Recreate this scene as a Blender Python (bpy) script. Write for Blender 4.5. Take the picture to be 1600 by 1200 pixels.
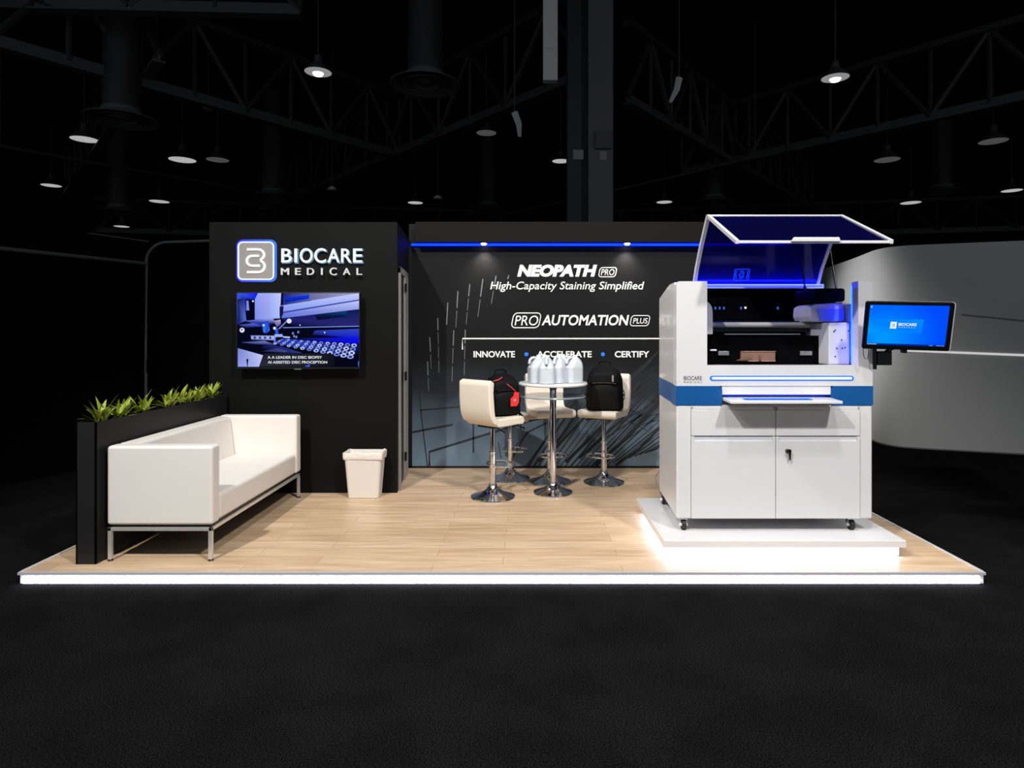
import bpy, bmesh, math, random
from mathutils import Vector, Matrix
random.seed(7)
for o in list(bpy.data.objects): bpy.data.objects.remove(o)
SC = bpy.context.scene
COL = SC.collection
PI = math.pi
# World frame: z=0 is the top of the wooden platform, hall carpet at z=-0.075, eye 1.525 m above platform, looking along +Y.
F = 993.0; CX = 828.0; CY = 517.0; EYE = 1.5246; GZ = -0.075
def at(px, py, Y):                       # point of the photo at distance Y -> place in the hall
    return Vector(((px-CX)*Y/F, Y, EYE-(py-CY)*Y/F))
def mX(px, Y): return (px-CX)*Y/F
def mZ(py, Y): return EYE-(py-CY)*Y/F

# ---------------------------------------------------------------- camera
cam = bpy.data.cameras.new('camera'); cam_o = bpy.data.objects.new('camera', cam); COL.objects.link(cam_o)
cam.sensor_width = 36; cam.lens = 36*F/1600; cam.shift_x = -(CX-800)/1600; cam.shift_y = -(600-CY)/1600
cam_o.location = (0, 0, EYE); cam_o.rotation_euler = (PI/2, 0, 0); cam.clip_end = 200; SC.camera = cam_o
# ---------------------------------------------------------------- world and exposure
w = bpy.data.worlds.new('hall_ambient'); SC.world = w; w.use_nodes = True
bg = w.node_tree.nodes['Background']; bg.inputs[0].default_value = (0.9, 0.95, 1.0, 1); bg.inputs[1].default_value = 0.28
SC.view_settings.view_transform = 'Standard'; SC.view_settings.look = 'None'
SC.cycles.caustics_reflective = False; SC.cycles.caustics_refractive = False
SC.view_settings.exposure = 0.0; SC.view_settings.gamma = 1.0; SC.view_settings.use_curve_mapping = False
# ---------------------------------------------------------------- hall floodlights in front of the stand, plus added fill spots
def spot(name, loc, aim, power, cone, blend, size, col=(1, 1, 1)):
    l = bpy.data.lights.new(name, 'SPOT'); l.energy = power; l.spot_size = math.radians(cone); l.spot_blend = blend
    l.shadow_soft_size = size; l.color = col
    o = bpy.data.objects.new(name, l); COL.objects.link(o); o.location = loc
    o.rotation_euler = (Vector(aim)-Vector(loc)).to_track_quat('-Z', 'Y').to_euler(); return o
spot('flood_or_fill', (-3.2, -0.6, 7.4), (-0.6, 5.2, 0.4), 2350, 61, 0.5, 0.10, (1.0, 0.975, 0.94))
spot('flood_or_fill', (3.5, -0.7, 7.4), (0.3, 5.2, 0.3), 2050, 52, 0.5, 0.25, (1.0, 0.975, 0.94))
spot('flood_or_fill', (0.8, 1.6, 8.0), (0.3, 6.0, 0.0), 1000, 54, 0.6, 0.3, (1.0, 0.975, 0.94))
spot('flood_or_fill', (-0.5, 7.7, 6.5), (5.0, 10.2, 1.4), 3700, 26, 0.9, 0.3)  # added spot, brightens the left part of the curved fabric wall
spot('flood_or_fill', (-4.6, 3.2, 6.8), (1.0, 4.9, 1.2), 1500, 20, 0.7, 0.15, (1.0, 0.95, 0.88))  # added narrow spot, brightens the left side of the machine
for px in (756, 980):
    p = at(px, 374, 6.985); spot('downlight_beam', (p.x, 6.965, 2.465), (p.x, 7.07, 1.75), 30, 110, 1.0, 0.02, (1.0, 0.97, 0.9))

# ================================================================ helpers
def lin(c): return tuple(((v/255)/12.92 if v/255 <= 0.04045 else ((v/255+0.055)/1.055)**2.4) for v in c)
def mat(name, rgb, rough=0.5, metal=0.0, noise=0.0, scale=8.0, bump=0.0, spec=0.5, emit=None, strength=0.0, alpha=None, trans=0.0, coat=0.0):
    m = bpy.data.materials.new(name); m.use_nodes = True; nt = m.node_tree; b = nt.nodes['Principled BSDF']
    c = lin(rgb); b.inputs['Base Color'].default_value = (*c, 1); b.inputs['Roughness'].default_value = rough
    b.inputs['Metallic'].default_value = metal; b.inputs['Specular IOR Level'].default_value = spec
    b.inputs['Transmission Weight'].default_value = trans; b.inputs['Coat Weight'].default_value = coat
    if emit: b.inputs['Emission Color'].default_value = (*lin(emit), 1); b.inputs['Emission Strength'].default_value = strength
    if alpha is not None: b.inputs['Alpha'].default_value = alpha
    if noise or bump:
        tc = nt.nodes.new('ShaderNodeTexCoord'); n = nt.nodes.new('ShaderNodeTexNoise'); n.inputs['Scale'].default_value = scale; n.inputs['Detail'].default_value = 4
        nt.links.new(tc.outputs['Object'], n.inputs['Vector'])
        if noise:
            mx = nt.nodes.new('ShaderNodeMix'); mx.data_type = 'RGBA'
            mx.inputs[6].default_value = (*[v*(1-noise) for v in c], 1); mx.inputs[7].default_value = (*[min(1, v*(1+noise)) for v in c], 1)
            nt.links.new(n.outputs['Fac'], mx.inputs[0]); nt.links.new(mx.outputs[2], b.inputs['Base Color'])
        if bump:
            bp = nt.nodes.new('ShaderNodeBump'); bp.inputs['Strength'].default_value = bump; bp.inputs['Distance'].default_value = 0.01
            nt.links.new(n.outputs['Fac'], bp.inputs['Height']); nt.links.new(bp.outputs['Normal'], b.inputs['Normal'])
    return m
def emis(name, rgb, s):
    m = bpy.data.materials.new(name); m.use_nodes = True; nt = m.node_tree; nt.nodes.clear()
    e = nt.nodes.new('ShaderNodeEmission'); e.inputs[0].default_value = (*lin(rgb), 1); e.inputs[1].default_value = s
    o = nt.nodes.new('ShaderNodeOutputMaterial'); nt.links.new(e.outputs[0], o.inputs[0]); return m

ORG = {}
def origin_of(o):
    while o.parent: o = o.parent
    return ORG.get(o.name, Vector((0, 0, 0)))
def props(o, label=None, cat=None, group=None, kind=None):
    if label: o['label'] = label
    if cat: o['category'] = cat
    if group: o['group'] = group
    if kind: o['kind'] = kind
    return o
def thing(name, label, cat, loc=(0, 0, 0), group=None):
    o = bpy.data.objects.new(name, None); COL.objects.link(o); o.location = loc; o.empty_display_size = 0.1
    ORG[o.name] = Vector(loc); return props(o, label, cat, group)
def obj(name, bm, m, parent=None, org=None, sharp=35, label=None, fix=True):
    me = bpy.data.meshes.new(name)
    if fix: bmesh.ops.recalc_face_normals(bm, faces=bm.faces)
    off = origin_of(parent) if parent else (Vector(org) if org is not None else None)
    if off is None:
        xs = [v.co for v in bm.verts]
        off = Vector(((min(v.x for v in xs)+max(v.x for v in xs))/2, (min(v.y for v in xs)+max(v.y for v in xs))/2, min(v.z for v in xs)))
    for v in bm.verts: v.co -= off
    bm.to_mesh(me); bm.free()
    for mm in (m if isinstance(m, (list, tuple)) else [m]): me.materials.append(mm)
    for p in me.polygons: p.use_smooth = True
    me.set_sharp_from_angle(angle=math.radians(sharp))
    o = bpy.data.objects.new(name, me); COL.objects.link(o)
    if name not in ('leafy_plant', 'screen') and len(me.polygons) < 4000:
        wn = o.modifiers.new('weighted_normal', 'WEIGHTED_NORMAL'); wn.keep_sharp = True
    if parent: o.parent = parent
    else: o.location = off
    if label: o['label'] = label
    return o
def single(name, bm, m, label, cat, group=None, kind=None, sharp=35, org=None):
    return props(obj(name, bm, m, sharp=sharp, org=org), label, cat, group, kind)
def struct(name, bm, m): return props(obj(name, bm, m), kind='structure')
def dup(root, loc=None, rz=None, label=None, parent=None):
    c = root.copy(); COL.objects.link(c)
    if parent: c.parent = parent
    if loc is not None: c.location = loc
    if rz is not None: c.rotation_euler = (0, 0, rz)
    if label: c['label'] = label
    for ch in list(root.children): dup(ch, parent=c)
    return c
def BM(): return bmesh.new()
def merge(bm, b2, mi=0):
    me = bpy.data.meshes.new('tmp'); 
    for f in b2.faces: f.material_index = mi
    b2.to_mesh(me); b2.free(); bm.from_mesh(me); bpy.data.meshes.remove(me); return bm
def hexa(bm, pts, bev=0.0, seg=2, mi=0):           # 4 bottom pts then 4 top pts, both counter-clockwise
    b = BM(); v = [b.verts.new(p) for p in pts]
    for f in ((3, 2, 1, 0), (4, 5, 6, 7), (0, 1, 5, 4), (1, 2, 6, 5), (2, 3, 7, 6), (3, 0, 4, 7)): b.faces.new([v[i] for i in f])
    if bev: bmesh.ops.bevel(b, geom=b.edges[:], offset=bev, segments=seg, affect='EDGES', profile=0.5)
    return merge(bm, b, mi)
def box(bm, x0, x1, y0, y1, z0, z1, bev=0.0, seg=2, mi=0):
    return hexa(bm, [(x0, y0, z0), (x1, y0, z0), (x1, y1, z0), (x0, y1, z0), (x0, y0, z1), (x1, y0, z1), (x1, y1, z1), (x0, y1, z1)], bev, seg, mi)
def prism(bm, poly, vec, bev=0.0, seg=2, mi=0):     # polygon (3D points) extruded by vec
    b = BM(); v = [b.verts.new(p) for p in poly]; f = b.faces.new(v)
    r = bmesh.ops.extrude_face_region(b, geom=[f])
    bmesh.ops.translate(b, verts=[e for e in r['geom'] if isinstance(e, bmesh.types.BMVert)], vec=Vector(vec))
    bmesh.ops.recalc_face_normals(b, faces=b.faces)
    if bev: bmesh.ops.bevel(b, geom=b.edges[:], offset=bev, segments=seg, affect='EDGES', profile=0.5)
    return merge(bm, b, mi)
def skin(bm, rings, cap=True, mi=0, closed=True):   # loft between rings of equal length
    b = BM(); R = [[b.verts.new(p) for p in r] for r in rings]; n = len(R[0])
    for a, c in zip(R, R[1:]):
        for i in range(n if closed else n-1): b.faces.new((a[i], a[(i+1) % n], c[(i+1) % n], c[i]))
    if cap: b.faces.new(R[0][::-1]); b.faces.new(R[-1])
    bmesh.ops.recalc_face_normals(b, faces=b.faces)
    return merge(bm, b, mi)
def lathe(bm, prof, c=(0, 0, 0), n=32, cap=True, mi=0):
    return skin(bm, [[(c[0]+r*math.cos(2*PI*i/n), c[1]+r*math.sin(2*PI*i/n), c[2]+z) for i in range(n)] for r, z in prof], cap, mi)
def tube(bm, pts, r, n=10, closed=False, mi=0, flat=1.0):
    P = [Vector(p) for p in pts]; N = len(P); rr = r if isinstance(r, (list, tuple)) else [r]*N; rings = []
    up = Vector((0, 0, 1))
    for i in range(N):
        if closed: t = P[(i+1) % N]-P[i-1]
        else: t = P[min(i+1, N-1)]-P[max(i-1, 0)]
        t.normalize()
        u = t.cross(up)
        if u.length < 1e-3: u = t.cross(Vector((0, 1, 0)))
        u.normalize(); v = u.cross(t).normalized()
        rings.append([P[i]+u*math.cos(2*PI*k/n)*rr[i]+v*math.sin(2*PI*k/n)*rr[i]*flat for k in range(n)])
    if closed: rings.append(rings[0]); return skin(bm, rings, False, mi)
    return skin(bm, rings, True, mi)
def cyl(bm, p0, p1, r0, r1=None, n=20, mi=0): return tube(bm, [p0, p1], [r0, r0 if r1 is None else r1], n, mi=mi)
def quad(bm, pts, mi=0):
    v = [bm.verts.new(p) for p in pts]; f = bm.faces.new(v); f.material_index = mi; return f
def rrect(x0, x1, z0, z1, r, n=6):                  # rounded rectangle outline (x,z)
    o = []
    for cx, cz, a in ((x1-r, z1-r, 0), (x0+r, z1-r, 90), (x0+r, z0+r, 180), (x1-r, z0+r, 270)):
        for k in range(n+1): t = math.radians(a+90*k/n); o.append((cx+r*math.cos(t), cz+r*math.sin(t)))
    return o
def arc(cx, cz, r, a0, a1, n=10): return [(cx+r*math.cos(math.radians(a0+(a1-a0)*k/n)), cz+r*math.sin(math.radians(a0+(a1-a0)*k/n))) for k in range(n+1)]
def ribbon(bm, pts, wd, to3, th, closed=False, mi=0):  # flat band of width wd along a 2D path, thickness th towards the viewer
    P = [Vector(p) for p in pts]; N = len(P); L = []; R = []
    for i in range(N):
        a = P[i-1] if (i or closed) else P[i]; c = P[(i+1) % N] if (i < N-1 or closed) else P[i]
        d = (c-a).normalized(); nrm = Vector((-d.y, d.x))
        L.append(P[i]+nrm*wd/2); R.append(P[i]-nrm*wd/2)
    rings = [[to3(L[i].x, L[i].y, 0), to3(L[i].x, L[i].y, th), to3(R[i].x, R[i].y, th), to3(R[i].x, R[i].y, 0)] for i in range(N)]
    if closed: rings.append(rings[0])
    return skin(bm, rings, not closed, mi)
def emblem_path(cx, cz, s):                          # monogram of two nested hooks, about 1x1 scaled by s
    p1 = [(-.42, .62), (.12, .62)] + arc(.12, .33, .29, 90, -62, 8)[1:] + arc(.12, -.30, .32, 62, -90, 8) + [(-.42, -.62)]
    p2 = [(.16, .27), (-.16, .27)] + arc(-.16, 0, .27, 90, 270, 10)[1:] + [(.20, -.27)]
    return [[(cx+x*s, cz+z*s) for x, z in p] for p in (p1, p2)]
def text_bm(s, x0, x1, z0, z1, to3, th=0.004, shear=0.0, bold=0.0, spacing=1.0):
    c = bpy.data.curves.new('t', 'FONT'); c.body = s; c.extrude = 0.5; c.shear = shear; c.offset = bold; c.space_character = spacing; c.resolution_u = 4
    o = bpy.data.objects.new('t', c); COL.objects.link(o); bpy.context.view_layer.update()
    dg = bpy.context.evaluated_depsgraph_get(); me = bpy.data.meshes.new_from_object(o.evaluated_get(dg))
    bpy.data.objects.remove(o); bpy.data.curves.remove(c)
    xs = [v.co.x for v in me.vertices]; ys = [v.co.y for v in me.vertices]
    a, b_, d, e = min(xs), max(xs), min(ys), max(ys)
    for v in me.vertices:
        v.co = to3(x0+(v.co.x-a)/(b_-a)*(x1-x0), z0+(v.co.y-d)/(e-d)*(z1-z0), th*(0.5+v.co.z))
    bm = BM(); bm.from_mesh(me); bpy.data.meshes.remove(me); return bm

# ================================================================ materials
M = {}
M['black_panel'] = mat('black_panel', (12, 12, 12), 0.6, noise=0.08, scale=3, spec=0.12)
M['black_satin'] = mat('black_satin', (30, 30, 31), 0.4, noise=0.05, scale=5, spec=0.2)
M['black_plastic'] = mat('black_plastic', (12, 12, 13), 0.35, noise=0.05)
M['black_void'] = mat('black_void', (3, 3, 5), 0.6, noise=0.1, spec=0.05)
M['white_leather'] = mat('white_leather', (223, 218, 212), 0.42, noise=0.02, scale=4, bump=0.05)
M['cream_leather'] = mat('cream_leather', (236, 226, 210), 0.45, noise=0.02, scale=5, bump=0.05)
M['chrome'] = mat('chrome', (225, 225, 228), 0.09, 1.0, noise=0.02)
M['aluminium'] = mat('aluminium', (205, 205, 208), 0.32, 1.0, noise=0.04)
M['white_paint'] = mat('white_paint', (208, 208, 210), 0.28, noise=0.01, coat=0.3)
M['white_gloss'] = mat('white_gloss', (212, 212, 214), 0.2, noise=0.01, coat=0.4)
M['inner_white'] = mat('inner_white', (200, 200, 208), 0.35, noise=0.02)
M['satin_chrome'] = mat('satin_chrome', (228, 226, 222), 0.42, 0.75, noise=0.02)
M['seam'] = mat('seam', (150, 150, 155), 0.5, noise=0.02)
M['band_blue'] = mat('band_blue', (10, 78, 142), 0.3, noise=0.04)
M['white_print'] = mat('white_print', (250, 250, 250), 0.5, noise=0.01)
M['grey_print'] = mat('grey_print', (92, 92, 98), 0.5, noise=0.02)
M['blue_print'] = mat('blue_print', (24, 130, 255), 0.5, noise=0.01)
M['led_white'] = emis('led_white', (228, 226, 255), 22)
M['led_plinth'] = emis('led_plinth', (205, 216, 255), 8)
M['led_blue'] = emis('led_blue', (20, 70, 255), 1.3)
M['glow_blue_soft'] = emis('glow_blue_soft', (30, 110, 255), 1.2)
M['led_deep'] = emis('led_deep', (30, 40, 255), 30)
M['led_core'] = emis('led_core', (205, 238, 255), 1.6)
M['sign_white'] = emis('sign_white', (235, 245, 255), 1.3)
M['sign_halo'] = emis('sign_halo', (90, 120, 255), 2.4)
M['sign_halo_cool'] = emis('sign_halo_cool', (120, 160, 190), 0.7)
M['sign_face'] = mat('sign_face', (150, 144, 141), 0.4, noise=0.02, spec=.2)
M['jug'] = mat('jug', (220, 228, 236), 0.35, noise=0.02, trans=0.25)
M['glass'] = mat('glass', (138, 154, 168), 0.1, noise=0.01, trans=0.12)
M['frosted'] = mat('frosted', (225, 226, 226), 0.25, noise=0.01)
M['nylon'] = mat('nylon', (8, 8, 9), 0.75, noise=0.2, scale=60, bump=0.15, spec=.15)
M['nylon_light'] = mat('nylon_light', (14, 14, 15), 0.7, noise=0.2, scale=60, bump=0.15, spec=.15)
M['red_tag'] = mat('red_tag', (225, 45, 45), 0.5, noise=0.04)
M['grey_tag'] = mat('grey_tag', (150, 150, 150), 0.5, noise=0.04)
M['leaf'] = mat('leaf', (140, 156, 48), 0.5, noise=0.45, scale=22)
M['soil'] = mat('soil', (24, 22, 20), 0.95, noise=0.4, scale=40, bump=0.4)
M['bin'] = mat('bin', (216, 210, 203), 0.45, noise=0.02)
M['bag'] = mat('bag', (228, 222, 214), 0.35, noise=0.03, scale=30, bump=0.5)
M['fabric_grey'] = mat('fabric_grey', (164, 164, 164), 0.85, noise=0.02, scale=2, spec=.1)
M['fabric_black'] = mat('fabric_black', (3, 3, 3), 0.9, noise=0.1, scale=2, spec=0.05)
M['pipe_grey'] = mat('pipe_grey', (95, 95, 96), 0.4, noise=0.05)
M['steel_dark'] = mat('steel_dark', (48, 48, 50), 0.6, noise=0.2, scale=2)
M['steel_mid'] = mat('steel_mid', (78, 78, 80), 0.55, noise=0.15, scale=2)
M['deck'] = mat('deck', (20, 20, 21), 0.9, noise=0.3, scale=0.6, spec=0.05)
M['duct'] = mat('duct', (96, 96, 98), 0.6, noise=0.1, scale=2)
M['white_riser'] = mat('white_riser', (215, 215, 215), 0.6, noise=0.03)
M['lamp_lens'] = emis('lamp_lens', (255, 255, 255), 0.42)
M['lamp_bright'] = emis('lamp_bright', (255, 255, 255), 6)
M['rubber'] = mat('rubber', (18, 18, 18), 0.6, noise=0.1)
M['warm_inside'] = mat('warm_inside', (128, 96, 84), 0.5, noise=0.3, scale=12, emit=(190, 140, 115), strength=0.08)
M['downlight_glow'] = emis('downlight_glow', (255, 250, 235), 14)

def wood():
    m = bpy.data.materials.new('oak_planks'); m.use_nodes = True; nt = m.node_tree; N = nt.nodes; L = nt.links; b = N['Principled BSDF']
    tc = N.new('ShaderNodeTexCoord'); br = N.new('ShaderNodeTexBrick'); br.offset = 0.37
    br.inputs['Color1'].default_value = (*lin((216, 191, 162)), 1); br.inputs['Color2'].default_value = (*lin((202, 175, 145)), 1)
    br.inputs['Mortar'].default_value = (*lin((160, 128, 96)), 1); br.inputs['Scale'].default_value = 1.0
    br.inputs['Mortar Size'].default_value = 0.0015; br.inputs['Brick Width'].default_value = 1.22; br.inputs['Row Height'].default_value = 0.152; br.inputs['Bias'].default_value = 0.1
    L.new(tc.outputs['Object'], br.inputs['Vector'])
    mp = N.new('ShaderNodeMapping'); mp.inputs['Scale'].default_value = (0.9, 9, 1); L.new(tc.outputs['Object'], mp.inputs['Vector'])
    n1 = N.new('ShaderNodeTexNoise'); n1.inputs['Scale'].default_value = 2.2; n1.inputs['Detail'].default_value = 8; n1.inputs['Roughness'].default_value = 0.62; L.new(mp.outputs[0], n1.inputs['Vector'])
    rp = N.new('ShaderNodeValToRGB'); rp.color_ramp.elements[0].position = 0.3; rp.color_ramp.elements[0].color = (0.66, 0.60, 0.53, 1); rp.color_ramp.elements[1].position = 0.68; rp.color_ramp.elements[1].color = (1.08, 1.06, 1.03, 1)
    L.new(n1.outputs['Fac'], rp.inputs[0])
    mx = N.new('ShaderNodeMix'); mx.data_type = 'RGBA'; mx.blend_type = 'MULTIPLY'; mx.inputs[0].default_value = 0.8
    L.new(br.outputs['Color'], mx.inputs[6]); L.new(rp.outputs[0], mx.inputs[7]); L.new(mx.outputs[2], b.inputs['Base Color'])
    b.inputs['Roughness'].default_value = 0.36; b.inputs['Specular IOR Level'].default_value = 0.35
    return m
M['wood'] = wood()
def carpet():
    m = bpy.data.materials.new('dark_carpet'); m.use_nodes = True; nt = m.node_tree; N = nt.nodes; L = nt.links; b = N['Principled BSDF']
    tc = N.new('ShaderNodeTexCoord'); n = N.new('ShaderNodeTexNoise'); n.inputs['Scale'].default_value = 130; n.inputs['Detail'].default_value = 3
    n2 = N.new('ShaderNodeTexNoise'); n2.inputs['Scale'].default_value = 3.0; n2.inputs['Detail'].default_value = 5
    L.new(tc.outputs['Object'], n.inputs['Vector']); L.new(tc.outputs['Object'], n2.inputs['Vector'])
    rp = N.new('ShaderNodeValToRGB'); rp.color_ramp.elements[0].position = 0.34; rp.color_ramp.elements[0].color = (0.0025, 0.0025, 0.0026, 1); rp.color_ramp.elements[1].position = 0.72; rp.color_ramp.elements[1].color = (0.0145, 0.0145, 0.015, 1)
    L.new(n.outputs['Fac'], rp.inputs[0])
    r2 = N.new('ShaderNodeValToRGB'); r2.color_ramp.elements[0].position = 0.3; r2.color_ramp.elements[0].color = (.75, .75, .75, 1); r2.color_ramp.elements[1].position = 0.7; r2.color_ramp.elements[1].color = (1.15, 1.15, 1.15, 1)
    L.new(n2.outputs['Fac'], r2.inputs[0])
    mx = N.new('ShaderNodeMix'); mx.data_type = 'RGBA'; mx.blend_type = 'MULTIPLY'; mx.inputs[0].default_value = 1
    L.new(rp.outputs[0], mx.inputs[6]); L.new(r2.outputs[0], mx.inputs[7]); L.new(mx.outputs[2], b.inputs['Base Color'])
    bp = N.new('ShaderNodeBump'); bp.inputs['Strength'].default_value = 0.6; bp.inputs['Distance'].default_value = 0.01
    L.new(n.outputs['Fac'], bp.inputs['Height']); L.new(bp.outputs[0], b.inputs['Normal'])
    b.inputs['Roughness'].default_value = 0.95; b.inputs['Specular IOR Level'].default_value = 0.0
    return m
M['carpet'] = carpet()
def graphic():                                        # printed backdrop: black at the top turning slate blue at the bottom
    m = bpy.data.materials.new('backdrop_print'); m.use_nodes = True; nt = m.node_tree; N = nt.nodes; L = nt.links; b = N['Principled BSDF']
    tc = N.new('ShaderNodeTexCoord'); sp = N.new('ShaderNodeSeparateXYZ'); L.new(tc.outputs['Object'], sp.inputs[0])
    n = N.new('ShaderNodeTexNoise'); n.inputs['Scale'].default_value = 1.6; n.inputs['Detail'].default_value = 3; L.new(tc.outputs['Object'], n.inputs['Vector'])
    a = N.new('ShaderNodeMath'); a.operation = 'MULTIPLY_ADD'; a.inputs[1].default_value = 0.55; a.inputs[2].default_value = -0.27; L.new(n.outputs['Fac'], a.inputs[0])
    x = N.new('ShaderNodeMath'); x.operation = 'MULTIPLY_ADD'; x.inputs[1].default_value = 0.0; L.new(sp.outputs['X'], x.inputs[0]); L.new(a.outputs[0], x.inputs[2])
    z = N.new('ShaderNodeMath'); z.operation = 'ADD'; L.new(sp.outputs['Z'], z.inputs[0]); L.new(x.outputs[0], z.inputs[1])
    mr = N.new('ShaderNodeMapRange'); mr.inputs[1].default_value = 0.0; mr.inputs[2].default_value = 1.4; L.new(z.outputs[0], mr.inputs[0])
    rp = N.new('ShaderNodeValToRGB'); E = rp.color_ramp.elements
    E[0].position = 0.0; E[0].color = (*lin((122, 146, 165)), 1); E[1].position = 1.0; E[1].color = (*lin((19, 19, 20)), 1)
    for p, c in ((0.32, (86, 103, 118)), (0.62, (38, 43, 50)), (0.85, (22, 23, 25))):
        e = E.new(p); e.color = (*lin(c), 1)
    L.new(mr.outputs[0], rp.inputs[0]); L.new(rp.outputs[0], b.inputs['Base Color']); b.inputs['Roughness'].default_value = 0.6; b.inputs['Specular IOR Level'].default_value = 0.15
    return m
M['graphic'] = graphic()
M['line_dark'] = mat('line_dark', (22, 26, 31), 0.6, noise=0.15, scale=3)
M['line_light'] = mat('line_light', (112, 114, 118), 0.6, noise=0.5, scale=4)
def tinted(name='blue_acrylic', k=.55, tc=(0.06, 0.07, 0.42)):                                          # dark blue tinted acrylic
    m = bpy.data.materials.new(name); m.use_nodes = True; nt = m.node_tree; N = nt.nodes; L = nt.links; N.clear()
    o = N.new('ShaderNodeOutputMaterial'); t = N.new('ShaderNodeBsdfTransparent'); t.inputs[0].default_value = (*tc, 1)
    d = N.new('ShaderNodeBsdfDiffuse'); d.inputs[0].default_value = (0.012, 0.012, 0.20, 1)
    g = N.new('ShaderNodeBsdfGlossy'); g.inputs[0].default_value = (0.8, 0.8, 1, 1); g.inputs['Roughness'].default_value = 0.06
    m1 = N.new('ShaderNodeMixShader'); m1.inputs[0].default_value = k; m2 = N.new('ShaderNodeMixShader'); fr = N.new('ShaderNodeFresnel'); fr.inputs[0].default_value = 1.35
    nz = N.new('ShaderNodeTexNoise'); nz.inputs['Scale'].default_value = 2
    L.new(t.outputs[0], m1.inputs[1]); L.new(d.outputs[0], m1.inputs[2]); L.new(fr.outputs[0], m2.inputs[0]); L.new(m1.outputs[0], m2.inputs[1]); L.new(g.outputs[0], m2.inputs[2]); L.new(m2.outputs[0], o.inputs[0])
    return m
M['acrylic'] = tinted()
def picture_mat(name, s):                              # screen image: colours stored per face corner, given off by the screen
    m = bpy.data.materials.new(name); m.use_nodes = True; nt = m.node_tree; N = nt.nodes; L = nt.links; N.clear()
    o = N.new('ShaderNodeOutputMaterial'); e = N.new('ShaderNodeEmission'); e.inputs[1].default_value = s
    a = N.new('ShaderNodeAttribute'); a.attribute_name = 'pic'; L.new(a.outputs['Color'], e.inputs[0]); L.new(e.outputs[0], o.inputs[0]); return m
M['picture'] = picture_mat('picture', 1.0)
M['desktop'] = picture_mat('desktop', 1.0)
class Pic:                                             # polygons with a colour for each corner, stacked in thin layers
    def __init__(s, to3): s.bm = BM(); s.lay = s.bm.loops.layers.float_color.new('pic'); s.to3 = to3; s.k = 0
    def poly(s, pts, cols):
        s.k += 1
        if not isinstance(cols[0], (tuple, list)): cols = [cols]*len(pts)
        f = s.bm.faces.new([s.bm.verts.new(s.to3(x, z, 0.00002*s.k)) for x, z in pts])
        for l, c in zip(f.loops, cols): l[s.lay] = (*lin(c), 1)
    def rect(s, x0, x1, z0, z1, c): s.poly([(x0, z0), (x1, z0), (x1, z1), (x0, z1)], c)
    def disc(s, x, z, rx, rz, c, n=14): s.poly([(x+rx*math.cos(2*PI*i/n), z+rz*math.sin(2*PI*i/n)) for i in range(n)], c)

# ================================================================ the setting
struct('floor', box(BM(), -40, 40, -3, 46, GZ-0.1, GZ), M['carpet'])
struct('wall_back', box(BM(), -40, 40, 45.5, 46, GZ, 14), M['deck'])
struct('wall_left', box(BM(), -40.4, -40, -3, 46, GZ, 14), M['deck'])
struct('wall_right', box(BM(), 40, 40.4, -3, 46, GZ, 14), M['deck'])
struct('ceiling', box(BM(), -40, 40, 2, 46, 12.2, 12.4), M['deck'])

# ---------------- platform
PX0, PX1, PY0, PY1 = -3.2266, 2.872, 4.0, 7.16
pf = thing('booth_platform', 'raised oak-plank booth platform with lit white front edge', 'platform', ((PX0+PX1)/2, PY0, GZ))
obj('plank_floor', box(BM(), PX0+0.02, PX1-0.02, PY0+0.02, PY1, GZ+0.002, 0), M['wood'], pf)
obj('edge_trim', box(BM(), PX0, PX1, PY0, PY0+0.022, -0.014, 0.004, 0.002), mat('silver_trim', (176, 176, 180), .35, noise=.03), pf, label='silver front edge trim')
obj('fascia', box(BM(), PX0+0.02, PX1-0.02, PY0+0.022, PY0+0.03, GZ, -0.012), M['black_satin'], pf)
obj('edge_trim', box(BM(), PX0, PX0+0.02, PY0+0.022, PY1, GZ, 0.006, 0.002), M['white_gloss'], pf)
obj('edge_trim', box(BM(), PX1-0.02, PX1, PY0+0.022, PY1, GZ, 0.006, 0.002), M['white_gloss'], pf)
obj('led_strip', box(BM(), PX0+0.025, PX1-0.035, PY0+0.004, PY0+0.022, -0.068, -0.030, 0.003), M['led_white'], pf, label='glowing white light strip')

def halo_mat():                                        # glow around the logo box put into colour, violet left to blue right
    m = emis('halo_glow', (60, 60, 255), 1.0); nt = m.node_tree; N = nt.nodes; L = nt.links; e = N['Emission']
    tc = N.new('ShaderNodeTexCoord'); sp = N.new('ShaderNodeSeparateXYZ'); mr = N.new('ShaderNodeMapRange'); rp = N.new('ShaderNodeValToRGB')
    mr.inputs[1].default_value = -.18; mr.inputs[2].default_value = .18; L.new(tc.outputs['Object'], sp.inputs[0]); L.new(sp.outputs['X'], mr.inputs[0]); L.new(mr.outputs[0], rp.inputs[0])
    rp.color_ramp.elements[0].color = (*lin((78, 60, 250)), 1); rp.color_ramp.elements[1].color = (*lin((70, 130, 240)), 1); L.new(rp.outputs[0], e.inputs[0]); return m
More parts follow.
